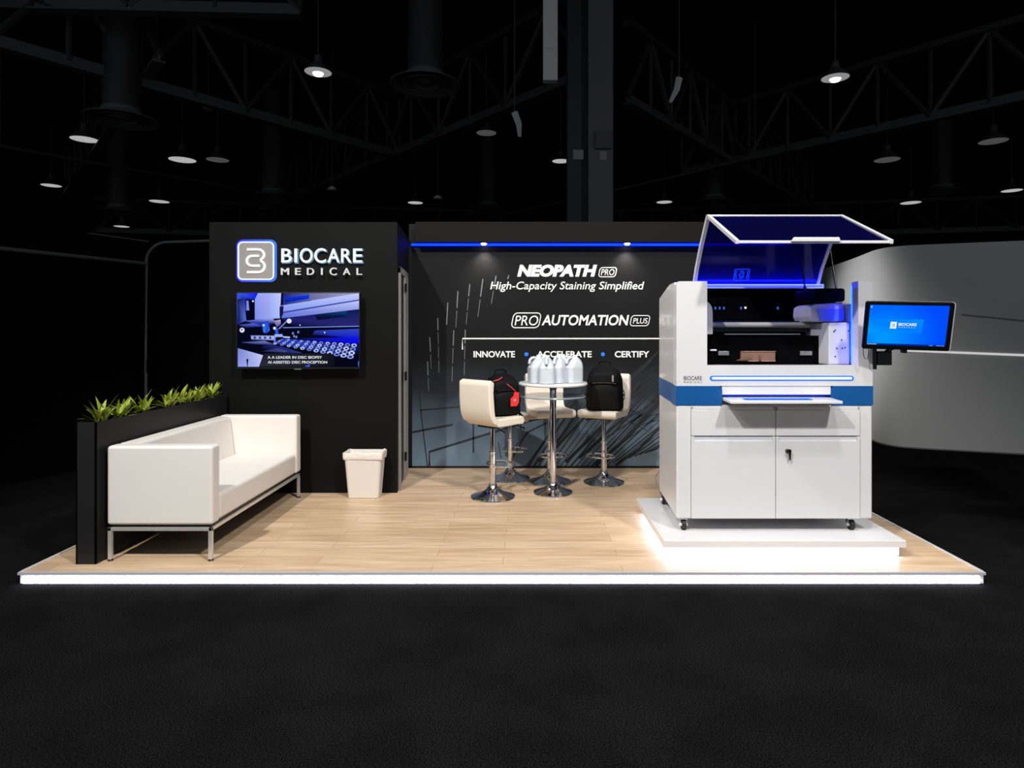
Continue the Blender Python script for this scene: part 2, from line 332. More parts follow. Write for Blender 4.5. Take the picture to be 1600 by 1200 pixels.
# ---------------- tower with sign and television
TX0, TX1, TY0, TY1, TH = -3.017, -1.25, 5.98, 7.07, 2.548
def sx(Y): return TX1-0.0888*(Y-TY0)
tw = thing('display_tower', 'tall matte black tower wall behind the white sofa', 'booth wall', ((TX0+TX1)/2, 6.5, 0))
obj('tower_body', hexa(BM(), [(TX0, TY0, 0), (TX1, TY0, 0), (sx(TY1), TY1, 0), (TX0, TY1, 0), (TX0, TY0, TH), (TX1, TY0, TH), (sx(TY1), TY1, TH), (TX0, TY1, TH)]), M['black_panel'], tw)
d = obj('side_door', hexa(BM(), [(sx(6.14), 6.14, 0.03), (sx(6.14)+0.006, 6.14, 0.03), (sx(6.72)+0.006, 6.72, 0.03), (sx(6.72), 6.72, 0.03), (sx(6.14), 6.14, 2.08), (sx(6.14)+0.006, 6.14, 2.08), (sx(6.72)+0.006, 6.72, 2.08), (sx(6.72), 6.72, 2.08)]), M['black_satin'], tw)
b = BM()
for ya, yb, za, zb in ((6.09, 6.15, 0, 2.14), (6.50, 6.80, 0, 2.14), (6.09, 6.80, 2.08, 2.14)):
    hexa(b, [(sx(ya)-0.01, ya, za), (sx(ya)+0.022, ya, za), (sx(yb)+0.022, yb, za), (sx(yb)-0.01, yb, za), (sx(ya)-0.01, ya, zb), (sx(ya)+0.022, ya, zb), (sx(yb)+0.022, yb, zb), (sx(yb)-0.01, yb, zb)], 0.003)
obj('door_frame', b, mat('door_metal', (150, 147, 145), 0.45, 0.0, noise=0.05), tw, label='grey metal door frame')
for z in (1.92, 1.02, 0.20):
    obj('hinge', cyl(BM(), (sx(6.5)+0.03, 6.49, z), (sx(6.5)+0.03, 6.49, z+0.09), 0.010, n=10), M['black_plastic'], tw)

SY = 5.953                                              # face of the sign
def sgn(x, z, t): return Vector((x, SY-t, z))
lg = thing('logo_sign', 'square lightbox with looping white monogram and blue-violet halo', 'sign', (mX(400, SY), SY, mZ(438, SY)))
lx0, lx1, lz0, lz1 = mX(371.5, SY), mX(428.5, SY), mZ(437.5, SY), mZ(377.5, SY)
b = BM(); prism(b, [(x, SY+0.0155, z) for x, z in rrect(lx0-0.022, lx1+0.016, lz0-0.018, lz1+0.022, 0.060)], (0, 0.010, 0), 0.003, 2); obj('painted_halo', b, halo_mat(), lg, label='painted blue-violet glow around the box')  # added plate gives the glow around the box a shape
b = BM(); prism(b, [(x, SY, z) for x, z in rrect(lx0, lx1, lz0, lz1, 0.045)], (0, 0.014, 0), 0.002); obj('face_panel', b, M['sign_face'], lg)
b = BM(); ribbon(b, rrect(lx0+0.006, lx1-0.006, lz0+0.006, lz1-0.006, 0.04), 0.013, sgn, 0.004, True); obj('glowing_border', b, emis('border_glow', (205, 220, 255), 1.5), lg)
b = BM(); ecx, ecz = (lx0+lx1)/2-0.002, (lz0+lz1)/2
for p in emblem_path(ecx, ecz, 0.172): ribbon(b, [(ecx+(x-ecx)*1.12, z) for x, z in p], 0.021, sgn, 0.008)
obj('monogram', b, emis('monogram_glow', (255, 255, 255), 1.1), lg)
ls = thing('letter_sign', 'raised white lettering lit from behind, beside the square logo box', 'sign', (mX(503, SY), SY, mZ(430, SY)))
def spread(word, x0, x1):                              # left and right edge of each letter of a spaced word
    adv = {'I': .42, 'M': 1.12, 'W': 1.2, 'E': .8, 'L': .78, 'O': 1.12, 'C': 1.02, 'A': 1.04, 'R': .9, 'B': .9, 'D': 1.0}
    return [adv.get(c, .95) for c in word]
def letters(word, x0, x1, z0, z1, gap, m, name, parent, stroke, th):
    ws = spread(word, x0, x1); u = (x1-x0)/(sum(ws)+gap*(len(ws)-1)); x = x0
    for c, wd in zip(word, ws):
        xa, xb = x, x+wd*u; x = xb+gap*u
        if c == 'I': xa, xb = (xa+xb)/2-stroke/2, (xa+xb)/2+stroke/2
        ov = 0.004 if c in 'OC' else 0
        halo = text_bm(c, xa-0.002, xb+0.009, z0-0.011, z1, lambda X, Z, t: Vector((X, 5.9725-t, Z)), 0.006, bold=0.012) if name == 'brand_letter' else None  # glow around the letter drawn as an emissive copy behind it
        o = obj(name, text_bm(c, xa, xb, z0-ov, z1+ov, sgn, th, bold=0.006 if stroke > 0.015 else 0.0), m, parent)
        if halo: obj('letter_halo', halo, M['sign_halo_cool'], o, label='painted pale blue glow around the letter')
letters('BIOCARE', mX(440, SY), mX(566, SY), mZ(410, SY), mZ(388.5, SY), 0.16, M['sign_white'], 'brand_letter', ls, 0.024, 0.008)
letters('MEDICAL', mX(440, SY), mX(566, SY), mZ(429.5, SY), mZ(419, SY), 0.95, emis('small_letter', (238, 238, 238), 0.9), 'small_letter', ls, 0.012, 0.02)

VY = 5.87
tv = thing('television', 'wall-mounted television showing a blue-lit laboratory machine', 'television', (mX(466, VY), VY, mZ(577, VY)))
vx0, vx1, vz0, vz1 = mX(368.5, VY), mX(562.5, VY), mZ(576.5, VY), mZ(456.5, VY)
obj('casing', box(BM(), vx0, vx1, VY, VY+0.05, vz0, vz1, 0.004), M['black_plastic'], tv)
obj('wall_mount', box(BM(), vx0+0.35, vx1-0.35, VY+0.05, TY0-0.002, vz0+0.15, vz1-0.15), M['black_plastic'], tv)
obj('chin_badge', box(BM(), (vx0+vx1)/2-0.03, (vx0+vx1)/2+0.03, VY-0.002, VY+0.01, vz0-0.006, vz0+0.002), M['aluminium'], tv)
ax0, ax1, az0, az1 = mX(370.5, VY), mX(561, VY), mZ(573.5, VY), mZ(458, VY)
def pv(u, v, t=0): return Vector((ax0+(u-105)/(1100-105)*(ax1-ax0), VY-0.0012-t, az1-(v-508)/(1115-508)*(az1-az0)))
P = Pic(pv)
dk = (4, 6, 26); mid = (30, 45, 150); pale = (176, 190, 250); blue = (10, 30, 235)
P.rect(105, 1100, 1115, 508, dk)
P.poly([(480, 508), (960, 508), (480, 620)], [(20, 30, 110), (120, 130, 200), (30, 50, 150)])
P.poly([(490, 545), (735, 518), (740, 545), (500, 585)], [(15, 50, 200), (20, 60, 240), (5, 40, 220), (10, 20, 120)])
P.poly([(700, 508), (1100, 508), (1100, 520), (740, 580), (690, 560)], [(110, 110, 150), (160, 160, 210), (170, 170, 235), (150, 160, 235), (100, 100, 160)])
P.poly([(105, 508), (275, 508), (270, 560), (180, 560), (170, 740), (105, 765)], [(60, 90, 230), (10, 20, 240), (10, 20, 220), (20, 30, 130), (70, 80, 170), (20, 30, 120)])
P.poly([(108, 560), (165, 548), (180, 735), (120, 745)], [(8, 14, 60), (30, 40, 140), (90, 110, 215), (10, 20, 80)])
P.poly([(182, 570), (198, 570), (205, 650), (180, 650)], (120, 140, 235))
P.poly([(275, 508), (465, 508), (455, 715), (250, 725), (250, 560)], [(150, 165, 245), (185, 185, 235), (165, 180, 245), (125, 140, 235), (140, 155, 245)])
P.poly([(370, 508), (462, 508), (452, 700), (375, 706)], [(165, 180, 250), (196, 200, 245), (175, 190, 250), (150, 170, 250)])
P.poly([(465, 610), (1100, 508), (1100, 580), (470, 690)], [(150, 170, 245), (200, 205, 250), (165, 180, 250), (120, 140, 235)])
P.poly([(470, 662), (1100, 560), (1100, 570), (470, 675)], (60, 70, 160))
P.poly([(470, 675), (1100, 572), (1100, 640), (470, 715)], [(110, 125, 225), (190, 200, 252), (150, 160, 230), (90, 110, 215)])
P.poly([(452, 620), (485, 612), (480, 690), (452, 700)], (20, 24, 70))
P.poly([(470, 718), (1100, 645), (1100, 780), (560, 780)], [(30, 30, 110), (8, 30, 90), (40, 40, 110), (10, 8, 40)])
P.poly([(740, 690), (1000, 655), (1000, 700), (760, 730)], [(6, 20, 70), (10, 70, 130), (10, 20, 70), (5, 10, 40)])
P.poly([(720, 790), (1100, 783), (1100, 777), (480, 789), (480, 795)], (120, 160, 250))
P.poly([(740, 815), (1100, 800), (1100, 880), (720, 850)], [(40, 60, 160), (50, 70, 190), (15, 25, 210), (20, 20, 90)])
P.poly([(600, 880), (1100, 868), (1100, 925), (760, 905)], [(20, 20, 90), (10, 20, 235), (5, 10, 235), (10, 15, 120)])
P.poly([(115, 768), (290, 752), (330, 780), (180, 790)], [(60, 70, 170), (120, 130, 215), (40, 60, 170), (30, 40, 100)])
P.poly([(160, 735), (400, 715), (420, 760), (300, 775)], [(70, 80, 190), (150, 165, 240), (20, 25, 80), (20, 40, 170)])
P.poly([(305, 750), (360, 735), (372, 815), (345, 840), (320, 830)], [(20, 60, 220), (40, 60, 200), (60, 120, 240), (20, 60, 200), (60, 130, 250)])
P.poly([(405, 735), (460, 725), (462, 760), (430, 790)], [(150, 140, 190), (190, 170, 215), (120, 120, 190), (60, 70, 160)])
P.poly([(440, 800), (505, 735), (515, 742), (452, 805)], (110, 120, 190))
P.poly([(408, 790), (440, 800), (440, 850), (420, 840)], (40, 90, 230))
for x, z, r in ((530, 737, 20), (146, 812, 20), (322, 772, 9), (411, 796, 12), (235, 574, 8), (619, 771, 5), (820, 832, 6)): P.disc(x, z, r, r, (225, 230, 252))
P.disc(144, 808, 7, 7, (20, 30, 90))
P.poly([(215, 855), (410, 858), (412, 895), (222, 890)], [(120, 135, 200), (180, 190, 240), (150, 160, 225), (90, 110, 190)])
for i in range(9): P.rect(222+i*21, 236+i*21, 884, 864, (50, 60, 130) if i % 2 else (170, 180, 235))
P.poly([(410, 845), (475, 845), (480, 868), (414, 868)], (150, 180, 250))
P.poly([(480, 862), (538, 866), (536, 878), (482, 874)], (190, 205, 250))
P.poly([(410, 868), (422, 868), (418, 912), (406, 910)], (90, 140, 240))
for x, z in ((562, 838), (590, 868), (605, 828), (572, 862)): P.disc(x, z, 8, 10, (150, 170, 245)); P.disc(x+2, z, 4, 6, dk)
P.poly([(140, 912), (330, 900), (430, 935), (250, 928)], [(70, 80, 150), (120, 130, 200), (40, 46, 100), (30, 36, 80)])
P.poly([(390, 915), (500, 880), (1100, 945), (1090, 1010), (960, 1020)], [(40, 60, 170), (40, 60, 190), (10, 20, 110), (6, 10, 70), (20, 30, 110)])
for r in range(4):
    for c in range(12):
        t = c/11; x = 470+t*(590+r*8)-r*18; z = 889+r*(11+t*20)+t*48; s = 8+t*15+r*1.5
        if x > 1085 or x < 395: continue
        P.disc(x, z, s, s*0.62, [(150, 170, 240), (190, 205, 252), (120, 140, 225), (215, 225, 255)][(r*5+c*3) % 4]); P.disc(x+1, z+1, s*0.55, s*0.32, (24, 34, 110))
P.poly([(330, 925), (480, 950), (640, 1000), (470, 1000), (300, 960)], [(20, 24, 80), (36, 44, 130), (50, 60, 140), (16, 18, 60), (8, 10, 40)])
P.poly([(300, 985), (440, 960), (520, 985), (500, 1000)], [(24, 28, 70), (60, 66, 120), (70, 80, 150), (20, 24, 60)])
P.poly([(112, 960), (318, 1018), (285, 1112), (112, 1112)], [(120, 130, 205), (196, 204, 246), (176, 186, 244), (140, 152, 232)])
P.poly([(182, 1060), (198, 1060), (192, 1112), (188, 1112)], (24, 26, 60)); P.disc(190, 1056, 9, 9, (10, 10, 30))
P.poly([(325, 1003), (875, 1003), (905, 1040), (905, 1110), (290, 1110)], [(28, 30, 42), (20, 22, 36), (10, 12, 24), (10, 12, 24), (40, 42, 56)])
P.poly([(660, 1108), (700, 1090), (700, 1112), (660, 1112)], (60, 90, 220)); P.poly([(1092, 1075), (1100, 1060), (1100, 1112), (1095, 1112)], (60, 110, 230))
sc_o = obj('screen', P.bm, M['picture'], tv, fix=False)
def cap(s, u0, u1, v0, v1): return text_bm(s, u0, u1, v1, v0, lambda x, z, t: pv(x, z, 0.006+t), 0.001, bold=0.02)
tx = emis('caption_white', (225, 226, 232), 1.0)
obj('caption', cap('A A LEADER IN DISC BIOPSY', 356, 800, 1024, 1046), tx, sc_o)
obj('caption', cap('AI ASSISTED DISC PROCEPTION', 358, 842, 1064, 1086), tx, sc_o)

# ---------------- backdrop wall with canopy
WY = 7.07; WX0, WX1 = -1.345, 2.86; CZ = 2.493; CT = 2.7135; CF = 6.925
bw = thing('backdrop_wall', 'black backdrop wall with white slogans and slate-blue line artwork', 'booth wall', ((WX0+WX1)/2, WY, 0))
obj('wall_panel', box(BM(), WX0, WX1, WY, WY+0.08, 0, CT), M['graphic'], bw)
obj('base_strip', box(BM(), WX0, WX1, WY-0.012, WY, 0, 0.022), M['black_satin'], bw)
obj('side_strip', box(BM(), WX0, WX0+0.035, WY-0.012, WY, 0, CZ), M['black_satin'], bw)
cp = obj('canopy', box(BM(), TX1+0.004, WX1, CF, WY, CZ, CT), mat('canopy_black', (19, 18, 17), 0.6, noise=0.06, spec=0.1), bw)
obj('led_strip', box(BM(), WX0+0.03, WX1-0.02, WY-0.030, WY-0.001, CZ-0.022, CZ-0.002), emis('cove_led', (6, 36, 255), 6), cp, label='blue light strip under the canopy')
for px in (756, 980):
    p = at(px, 374, 6.985)
    b = BM(); lathe(b, [(0.036, 0), (0.045, 0.0), (0.045, 0.012), (0.036, 0.012)], (p.x, 6.985, CZ-0.010), 24); o = obj('downlight', b, M['aluminium'], cp)
    b = BM(); lathe(b, [(0.002, -0.014), (0.02, -0.012), (0.034, 0.0)], (p.x, 6.985, CZ-0.012), 20); obj('lens', b, M['downlight_glow'], o, label='bright warm-white lens')
GK = WY/F
def wp(px, py, t=0): return Vector(((px-CX)*GK, WY-0.0006-t, EYE-(py-CY)*GK))
def wl(x, y, t): return wp(x, y, t)
def wline(bm, pts, wd, t0=0.0):                        # printed line: pixels of the artwork on the panel, converted to metres
    ribbon(bm, pts, wd, lambda x, y, t: wp(x, y, t0+t), 0.0006)
b = BM()
for pts, wd in (([(640.6, 676), (707.5, 663.4)], 3), ([(670.9, 729), (670.9, 706), (785, 671), (836, 655)], 3.2), ([(655, 612), (659, 655), (668, 729)], 1.6), ([(739.6, 655), (739.6, 707)], 2.4),
                ([(796, 722), (808, 703), (823, 676), (860, 658)], 2.4), ([(656, 641), (735, 634)], 2.4), ([(655, 612), (722, 609)], 1.4), ([(790, 712), (826, 676)], 1.2),
                ([(778, 690), (783, 716)], 1.2), ([(822, 728), (850, 690)], 1.6)):
    wline(b, pts, wd)
rnd = random.Random(5)
for i in range(24):                                    # sweeping strokes fanning out to the right
    t = i/23; x0 = 826+t*190; y0 = 728-max(0, t-0.62)*60
    x1 = min(1031, x0+70+t*95+rnd.uniform(-12, 12)); sl = 1.55-1.05*t+rnd.uniform(-.06, .06)
    y1 = y0-(x1-x0)*sl; 
    if y1 < 560: y1 = 560+rnd.uniform(0, 20)
    wline(b, [(x0, y0), (x0*.55+x1*.45+4, y0*.5+y1*.5), (x1, y1)], rnd.choice((1.2, 1.8, 2.6)), 0.0002*(i % 3))
for i in range(16):
    x0 = 900+rnd.uniform(0, 70); y0 = 700-rnd.uniform(0, 60); L = rnd.uniform(60, 130); a = rnd.uniform(.55, 1.1)
    x1 = min(1031, x0+L); wline(b, [(x0, y0), (x1, max(545, y0-(x1-x0)*a))], rnd.choice((1, 1.4, 2.2)), 0.0002*(i % 4))
for pts in ([(985, 640), (1006, 652), (1031, 646)], [(1000, 618), (1031, 632)], [(975, 655), (1010, 672)], [(990, 668), (1031, 655)]): wline(b, pts, 1.3)
for xa, ya, xb, yb, wd in ((868, 700, 960, 590, 4), (884, 722, 1000, 596, 5), (905, 716, 1031, 590, 4), (930, 727, 1031, 628, 5), (962, 727, 1031, 668, 4), (880, 650, 930, 575, 5), (842, 722, 905, 640, 4)):
    wline(b, [(xa, ya), (xa*.5+xb*.5+3, ya*.5+yb*.5+3), (xb, yb)], wd, .0009)
obj('printed_strokes', b, M['line_dark'], bw, label='dark printed line artwork')
b = BM()
for pts in ([(699.7, 473), (697.5, 513)], [(715.5, 455), (712, 516)], [(734, 444), (728, 510)], [(754.5, 436), (746, 500)], [(775, 431), (767, 478)], [(795, 430), (793, 437)], [(684, 497), (686, 585)], [(671.5, 527), (674, 580)], [(668, 565), (670, 615)], [(709, 516), (706, 600)], [(727, 515), (724, 640)]):
    (xa, ya), (xb, yb) = pts; n = max(1, int(abs(yb-ya)/22))
    for k in range(n):
        ta, tb = k/n, (k+0.86)/n; wline(b, [(xa+(xb-xa)*ta, ya+(yb-ya)*ta), (xa+(xb-xa)*tb, ya+(yb-ya)*tb)], 1.5 if k == 0 else 0.8)
obj('printed_dashes', b, M['line_light'], bw, label='pale dashed strokes at upper left')
def wt(name, s, x0, x1, y0, y1, shear=0.0, bold=0.0, m='white_print'): return obj(name, text_bm(s, x0, x1, y1, y0, wl, 0.0015, shear, bold), M[m], bw)
wt('printed_heading', 'NEOPATH', 808, 933, 413.5, 432.5, 0.22, 0.06)
def slant_box(name, x0, x1, y0, y1, wd, k=0.2, parent=bw):
    b = BM(); pts = [(x+(y1-y)*k, y) for x, y in rrect(x0, x1-(y1-y0)*k, y0, y1, (y1-y0)*0.28)]
    ribbon(b, pts, wd, wl, 0.001, True); return obj(name, b, M['white_print'], parent)
slant_box('printed_outline', 935, 964, 418, 432.5, 1.2); wt('printed_badge', 'PRO', 939, 960, 420.5, 430, 0.2, 0.0)
wt('printed_tagline', 'High-Capacity Staining Simplified', 766, 1006.5, 440, 456, 0.2, 0.006)
slant_box('printed_outline', 798.5, 846, 489, 512, 1.4); wt('printed_badge', 'PRO', 804, 841, 493, 508.5, 0.2, 0.0)
wt('printed_heading', 'AUTOMATION', 846, 983, 492, 508.5, 0.2, 0.022)
slant_box('printed_outline', 984, 1016, 493, 509, 1.1); wt('printed_badge', 'PLUS', 989, 1012, 497, 505.5, 0.2, 0.0)
b = BM(); ribbon(b, [(722.6, 546), (722.6, 529), (1110, 529)], 1.9, wl, 0.001); obj('printed_bracket', b, M['white_print'], bw)
wt('printed_word', 'INNOVATE', 740, 804.5, 548.5, 558.5, 0, 0.025); wt('printed_word', 'ACCELERATE', 839, 924.5, 548.5, 558.5, 0, 0.025); wt('printed_word', 'CERTIFY', 960.5, 1014.5, 548.5, 558.5, 0, 0.025)
for x in (822.5, 942):
    b = BM(); prism(b, [wp(x+3.1*math.cos(2*PI*k/20), 553.5+3.1*math.sin(2*PI*k/20)) for k in range(20)], (0, -0.001, 0)); obj('printed_dot', b, M['blue_print'], bw, label='blue dot')

# ---------------- planter and plants
pl = thing('planter_box', 'long low black planter wall behind the sofa, plants along its top', 'planter', (-2.897, 4.15, 0))
b = BM(); X0, X1, Y0, Y1, H = -2.965, -2.832, 4.148, 5.955, 0.927
box(b, X0+.013, X1-.013, Y0+.013, Y1-.013, 0.01, H-0.065)
for a in ((X0, X1, Y0, Y0+0.012), (X0, X1, Y1-0.012, Y1), (X0, X0+0.012, Y0, Y1), (X1-0.012, X1, Y0, Y1)): box(b, a[0], a[1], a[2], a[3], 0, H, 0.0015)
obj('planter_shell', b, M['black_satin'], pl)
obj('soil', box(BM(), X0+0.012, X1-0.012, Y0+0.012, Y1-0.012, H-0.062, H-0.028), M['soil'], pl)
def plant(seed, s):
    r = random.Random(seed); b = BM()
    for st in range(4):
        bx, by = r.uniform(-.03, .03), r.uniform(-.07, .07); sh = r.uniform(.03, .10)*s
        for k in range(9):
            a = k*2.4+r.uniform(-.4, .4); L = r.uniform(.09, .165)*s; tilt = math.radians(r.uniform(14, 66)); wd = r.uniform(.011, .017)*s
            z0 = sh*k/9; rows = []; n = 7
            for i in range(n+1):
                t = i/n; dr = L*(math.sin(tilt)*t+0.22*t*t); dz = z0+L*(math.cos(tilt)*t-0.30*t*t*math.sin(tilt))
                ww = wd*(0.35+1.3*t if t < .5 else 1.0)*(1-max(0, t-.45)/.55)**0.8+0.0004
                c = Vector((bx+dr*math.cos(a)*0.62, by+dr*math.sin(a), dz)); sd = Vector((-math.sin(a), math.cos(a), 0))*ww
                rows.append((c-sd, c+Vector((0, 0, -ww*0.35)), c+sd))
            V = [[b.verts.new(p) for p in rw] for rw in rows]
            for p, q in zip(V, V[1:]):
                for j in range(2): b.faces.new((p[j], p[j+1], q[j+1], q[j]))
        cyl(b, (bx, by, -0.03), (bx, by, sh), 0.006, 0.004, 6)
    return b
ORD = ('at the near end of the black planter', 'second from the near end of the black planter', 'third from the near end of the black planter', 'fourth from the near end of the black planter', 'third from the tower end of the black planter', 'second from the tower end of the black planter', 'at the tower end of the black planter')
for i in range(7):
    y = 4.285+i*(5.80-4.285)/6
    o = single('leafy_plant', plant(20+i, 1.0), M['leaf'], 'spiky green plant '+ORD[i], 'plant', 'plants along the planter', sharp=80, org=(0, 0, 0))
    o.location = (-2.898, y, H-0.03)

# ---------------- sofa
sf = thing('sofa', 'boxy white leather sofa on chrome legs beside the black planter', 'sofa', (-2.45, 5.0, 0))
WL = M['white_leather']
obj('armrest', box(BM(), -2.80, -2.10, 4.20, 4.312, 0.238, 0.763, 0.022, 4), WL, sf)
obj('armrest', box(BM(), -2.80, -2.10, 5.72, 5.832, 0.238, 0.763, 0.022, 4), WL, sf)
obj('backrest', hexa(BM(), [(-2.80, 4.314, .238), (-2.63, 4.314, .238), (-2.63, 5.718, .238), (-2.80, 5.718, .238), (-2.80, 4.314, .763), (-2.69, 4.314, .755), (-2.69, 5.718, .755), (-2.80, 5.718, .763)], 0.022, 4), WL, sf)
b = BM(); box(b, -2.655, -2.105, 4.314, 5.718, 0.24, 0.422, 0.028, 4)
for v in b.verts:
    if v.co.z > 0.38: v.co.z += 0.018*math.sin(PI*(v.co.y-4.31)/1.41)*math.sin(PI*min(1, (v.co.x+2.655)/.55))
obj('seat', b, WL, sf)
b = BM()
for a in ((-2.795, -2.105, 4.205, 4.227), (-2.795, -2.105, 5.805, 5.827), (-2.127, -2.105, 4.205, 5.827), (-2.795, -2.773, 4.205, 5.827)): box(b, *a, 0.200, 0.222, 0.002)
obj('frame', b, M['satin_chrome'], sf)
obj('underside', box(BM(), -2.78, -2.12, 4.22, 5.81, 0.216, 0.240), M['black_plastic'], sf)
for x in (-2.795, -2.129):
    for y in (4.205, 5.803):
        o = obj('leg', box(BM(), x, x+0.024, y, y+0.024, 0.012, 0.2, 0.002), M['satin_chrome'], sf)
        obj('foot', lathe(BM(), [(0.014, 0), (0.017, 0.004), (0.012, 0.013)], (x+0.012, y+0.012, 0), 16), M['black_plastic'], o)

# ---------------- waste bin
BX, BYc = mX(571.5, 5.88), 5.858
bn = thing('waste_bin', 'white waste bin with a plastic liner in front of the black tower', 'waste bin', (BX, BYc, 0)); bn.rotation_euler = (0, 0, 0)
def rr3(hx, hy, r, z, cx=BX, cy=BYc): return [(cx+x, cy+y, z) for x, y in rrect(-hx, hx, -hy*.84, hy*.84, r, 5)]
b = BM(); skin(b, [rr3(.132, .085, .02, 0), rr3(.140, .092, .025, .004), rr3(.170, .118, .03, .395), rr3(.178, .124, .03, .395), rr3(.178, .124, .03, .412), rr3(.166, .113, .03, .412), rr3(.134, .086, .02, .012)]); obj('bin_body', b, M['bin'], bn)
b = BM(); rq = random.Random(3)
def wob(hx, hy, z, a): return [(p[0]+rq.uniform(-a, a), p[1]+rq.uniform(-a, a), p[2]+rq.uniform(-a, a)*2) for p in rr3(hx, hy, .03, z)]
skin(b, [wob(.177, .122, .352, .003), wob(.183, .128, .375, .003), wob(.183, .128, .413, .001), wob(.176, .123, .419, .002), wob(.163, .110, .414, .002), wob(.150, .100, .30, .006), wob(.135, .085, .05, .006)], False)
obj('liner', b, M['bag'], bn, sharp=70)

# ---------------- bar stools
def make_stool():
    root = thing('bar_stool', 'x', 'bar stool', (0, 0, 0), 'cream bar stools around the high table')
    b = BM(); lathe(b, [(.0, 0), (.200, 0), (.206, .004), (.204, .010), (.17, .020), (.11, .040), (.065, .068), (.040, .100), (.034, .125), (.0, .125)][1:-1], n=48); obj('base', b, M['chrome'], root)
    b = BM(); cyl(b, (0, 0, .12), (0, 0, .40), .029); lathe(b, [(.029, .395), (.032, .40), (.032, .415), (.027, .42)]); obj('column', b, M['chrome'], root)
    obj('gas_lift', cyl(BM(), (0, 0, .41), (0, 0, .655), .024), M['chrome'], root)
    b = BM(); tube(b, [(.145*math.cos(2*PI*k/32), .10+.115*math.sin(2*PI*k/32), .285) for k in range(32)], .0095, 8, True); lathe(b, [(.030, .265), (.035, .268), (.035, .30), (.030, .303)]); obj('footrest', b, M['chrome'], root)
    b = BM(); cyl(b, (.02, 0, .645), (.20, -.04, .615), .006, n=8); cyl(b, (.18, -.036, .618), (.21, -.042, .613), .010, n=8); obj('lever', b, M['black_plastic'], root)
    obj('seat_plate', box(BM(), -.10, .10, -.10, .10, .645, .665, .004), M['black_plastic'], root)
    W = .205
    def sect(path):                                    # upholstered strip: closed profile (y,z) swept across x with rounded sides
        b = BM(); rings = []
        for x, s in ((-W, .45), (-W+.006, .75), (-W+.022, 1), (W-.022, 1), (W-.006, .75), (W, .45)):
            cy = sum(p[0] for p in path)/len(path); ring = []
            for (y, z), (ny, nz) in zip(path, norms(path)): ring.append((x, y-ny*(1-s)*.02, z-nz*(1-s)*.02))
            rings.append(ring)
        return skin(b, rings)
    def norms(path):
        out = []; n = len(path)
        for i in range(n):
            a, c = path[i-1], path[(i+1) % n]; d = Vector((c[0]-a[0], c[1]-a[1])).normalized(); out.append((d.y, -d.x))
        return out
    def strip(center, th):                             # closed outline around a centre line
        C = [Vector(c) for c in center]; L = []; R = []
        for i, c in enumerate(C):
            d = (C[min(i+1, len(C)-1)]-C[max(i-1, 0)]).normalized(); nn = Vector((d.y, -d.x)); g = th/2*(0.93 if i % 4 == 2 else 1)
            L.append(c+nn*g); R.append(c-nn*g)
        e0 = [C[0]+(C[0]-C[1]).normalized()*th*.3]; e1 = [C[-1]+(C[-1]-C[-2]).normalized()*th*.3]
        return [tuple(p) for p in L+e1+R[::-1]+e0]
    seat = strip([(.195, .702), (.15, .705), (.10, .704), (.04, .703), (-.02, .702), (-.08, .702), (-.13, .706)], .075)
    back = strip([(-.135, .715), (-.165, .73), (-.185, .765), (-.195, .81), (-.200, .86), (-.205, .92), (-.208, .98), (-.206, 1.03), (-.203, 1.068)], .062)
    obj('seat', sect(seat), M['cream_leather'], root, sharp=60); obj('backrest', sect(back), M['cream_leather'], root, sharp=60)
    return root
st0 = make_stool()
ST = [((-.341, 5.845), -43, 'cream bar stool turned away on the left with a black backpack on its seat'),
      ((.745, 6.40), 152, 'cream bar stool on the right holding an upright black backpack'),
      ((.205, 6.44), 196, 'cream bar stool facing forward right behind the high table'),
      ((-.205, 6.56), -35, 'cream bar stool mostly hidden behind the left stool and backpack')]
for i, ((x, y), a, lab) in enumerate(ST):
    o = st0 if i == 0 else dup(st0)
    o.location = (x, y, 0); o.rotation_euler = (0, 0, math.radians(a)); o['label'] = lab
    if i == 3:                                         # this stool's lift is lowered
        for ch in o.children:
            if ch.name.split('.')[0] in ('seat', 'backrest', 'lever', 'seat_plate', 'gas_lift'): ch.location.z -= .07

# ---------------- high table
TXc, TYc = .218, 6.0
tb = thing('high_table', 'round two-tier bar table on a chrome pedestal between the stools', 'table', (TXc, TYc, 0))
b = BM(); lathe(b, [(.180, 0), (.186, .004), (.184, .010), (.15, .020), (.10, .038), (.06, .062), (.042, .085), (.038, .10)], (TXc, TYc, 0), 48); obj('base', b, M['chrome'], tb)
b = BM(); cyl(b, (TXc, TYc, .09), (TXc, TYc, .98), .031, n=28); lathe(b, [(.031, .97), (.045, 1.005), (.060, 1.012)], (TXc, TYc, 0), 28); obj('pole', b, M['chrome'], tb)
b = BM(); lathe(b, [(.300, 1.012), (.320, 1.016), (.326, 1.027), (.320, 1.040), (.31, 1.042)], (TXc, TYc, 0), 56); obj('tabletop', b, M['frosted'], tb, label='frosted white round top')
b = BM(); lathe(b, [(.036, .905), (.306, .905), (.310, .911), (.306, .917), (.036, .917)], (TXc, TYc, 0), 56); obj('lower_shelf', b, M['glass'], tb, label='clear glass lower shelf')
b = BM(); lathe(b, [(.032, .893), (.052, .897), (.052, .903), (.032, .905)], (TXc, TYc, 0), 28); obj('shelf_collar', b, M['chrome'], tb)

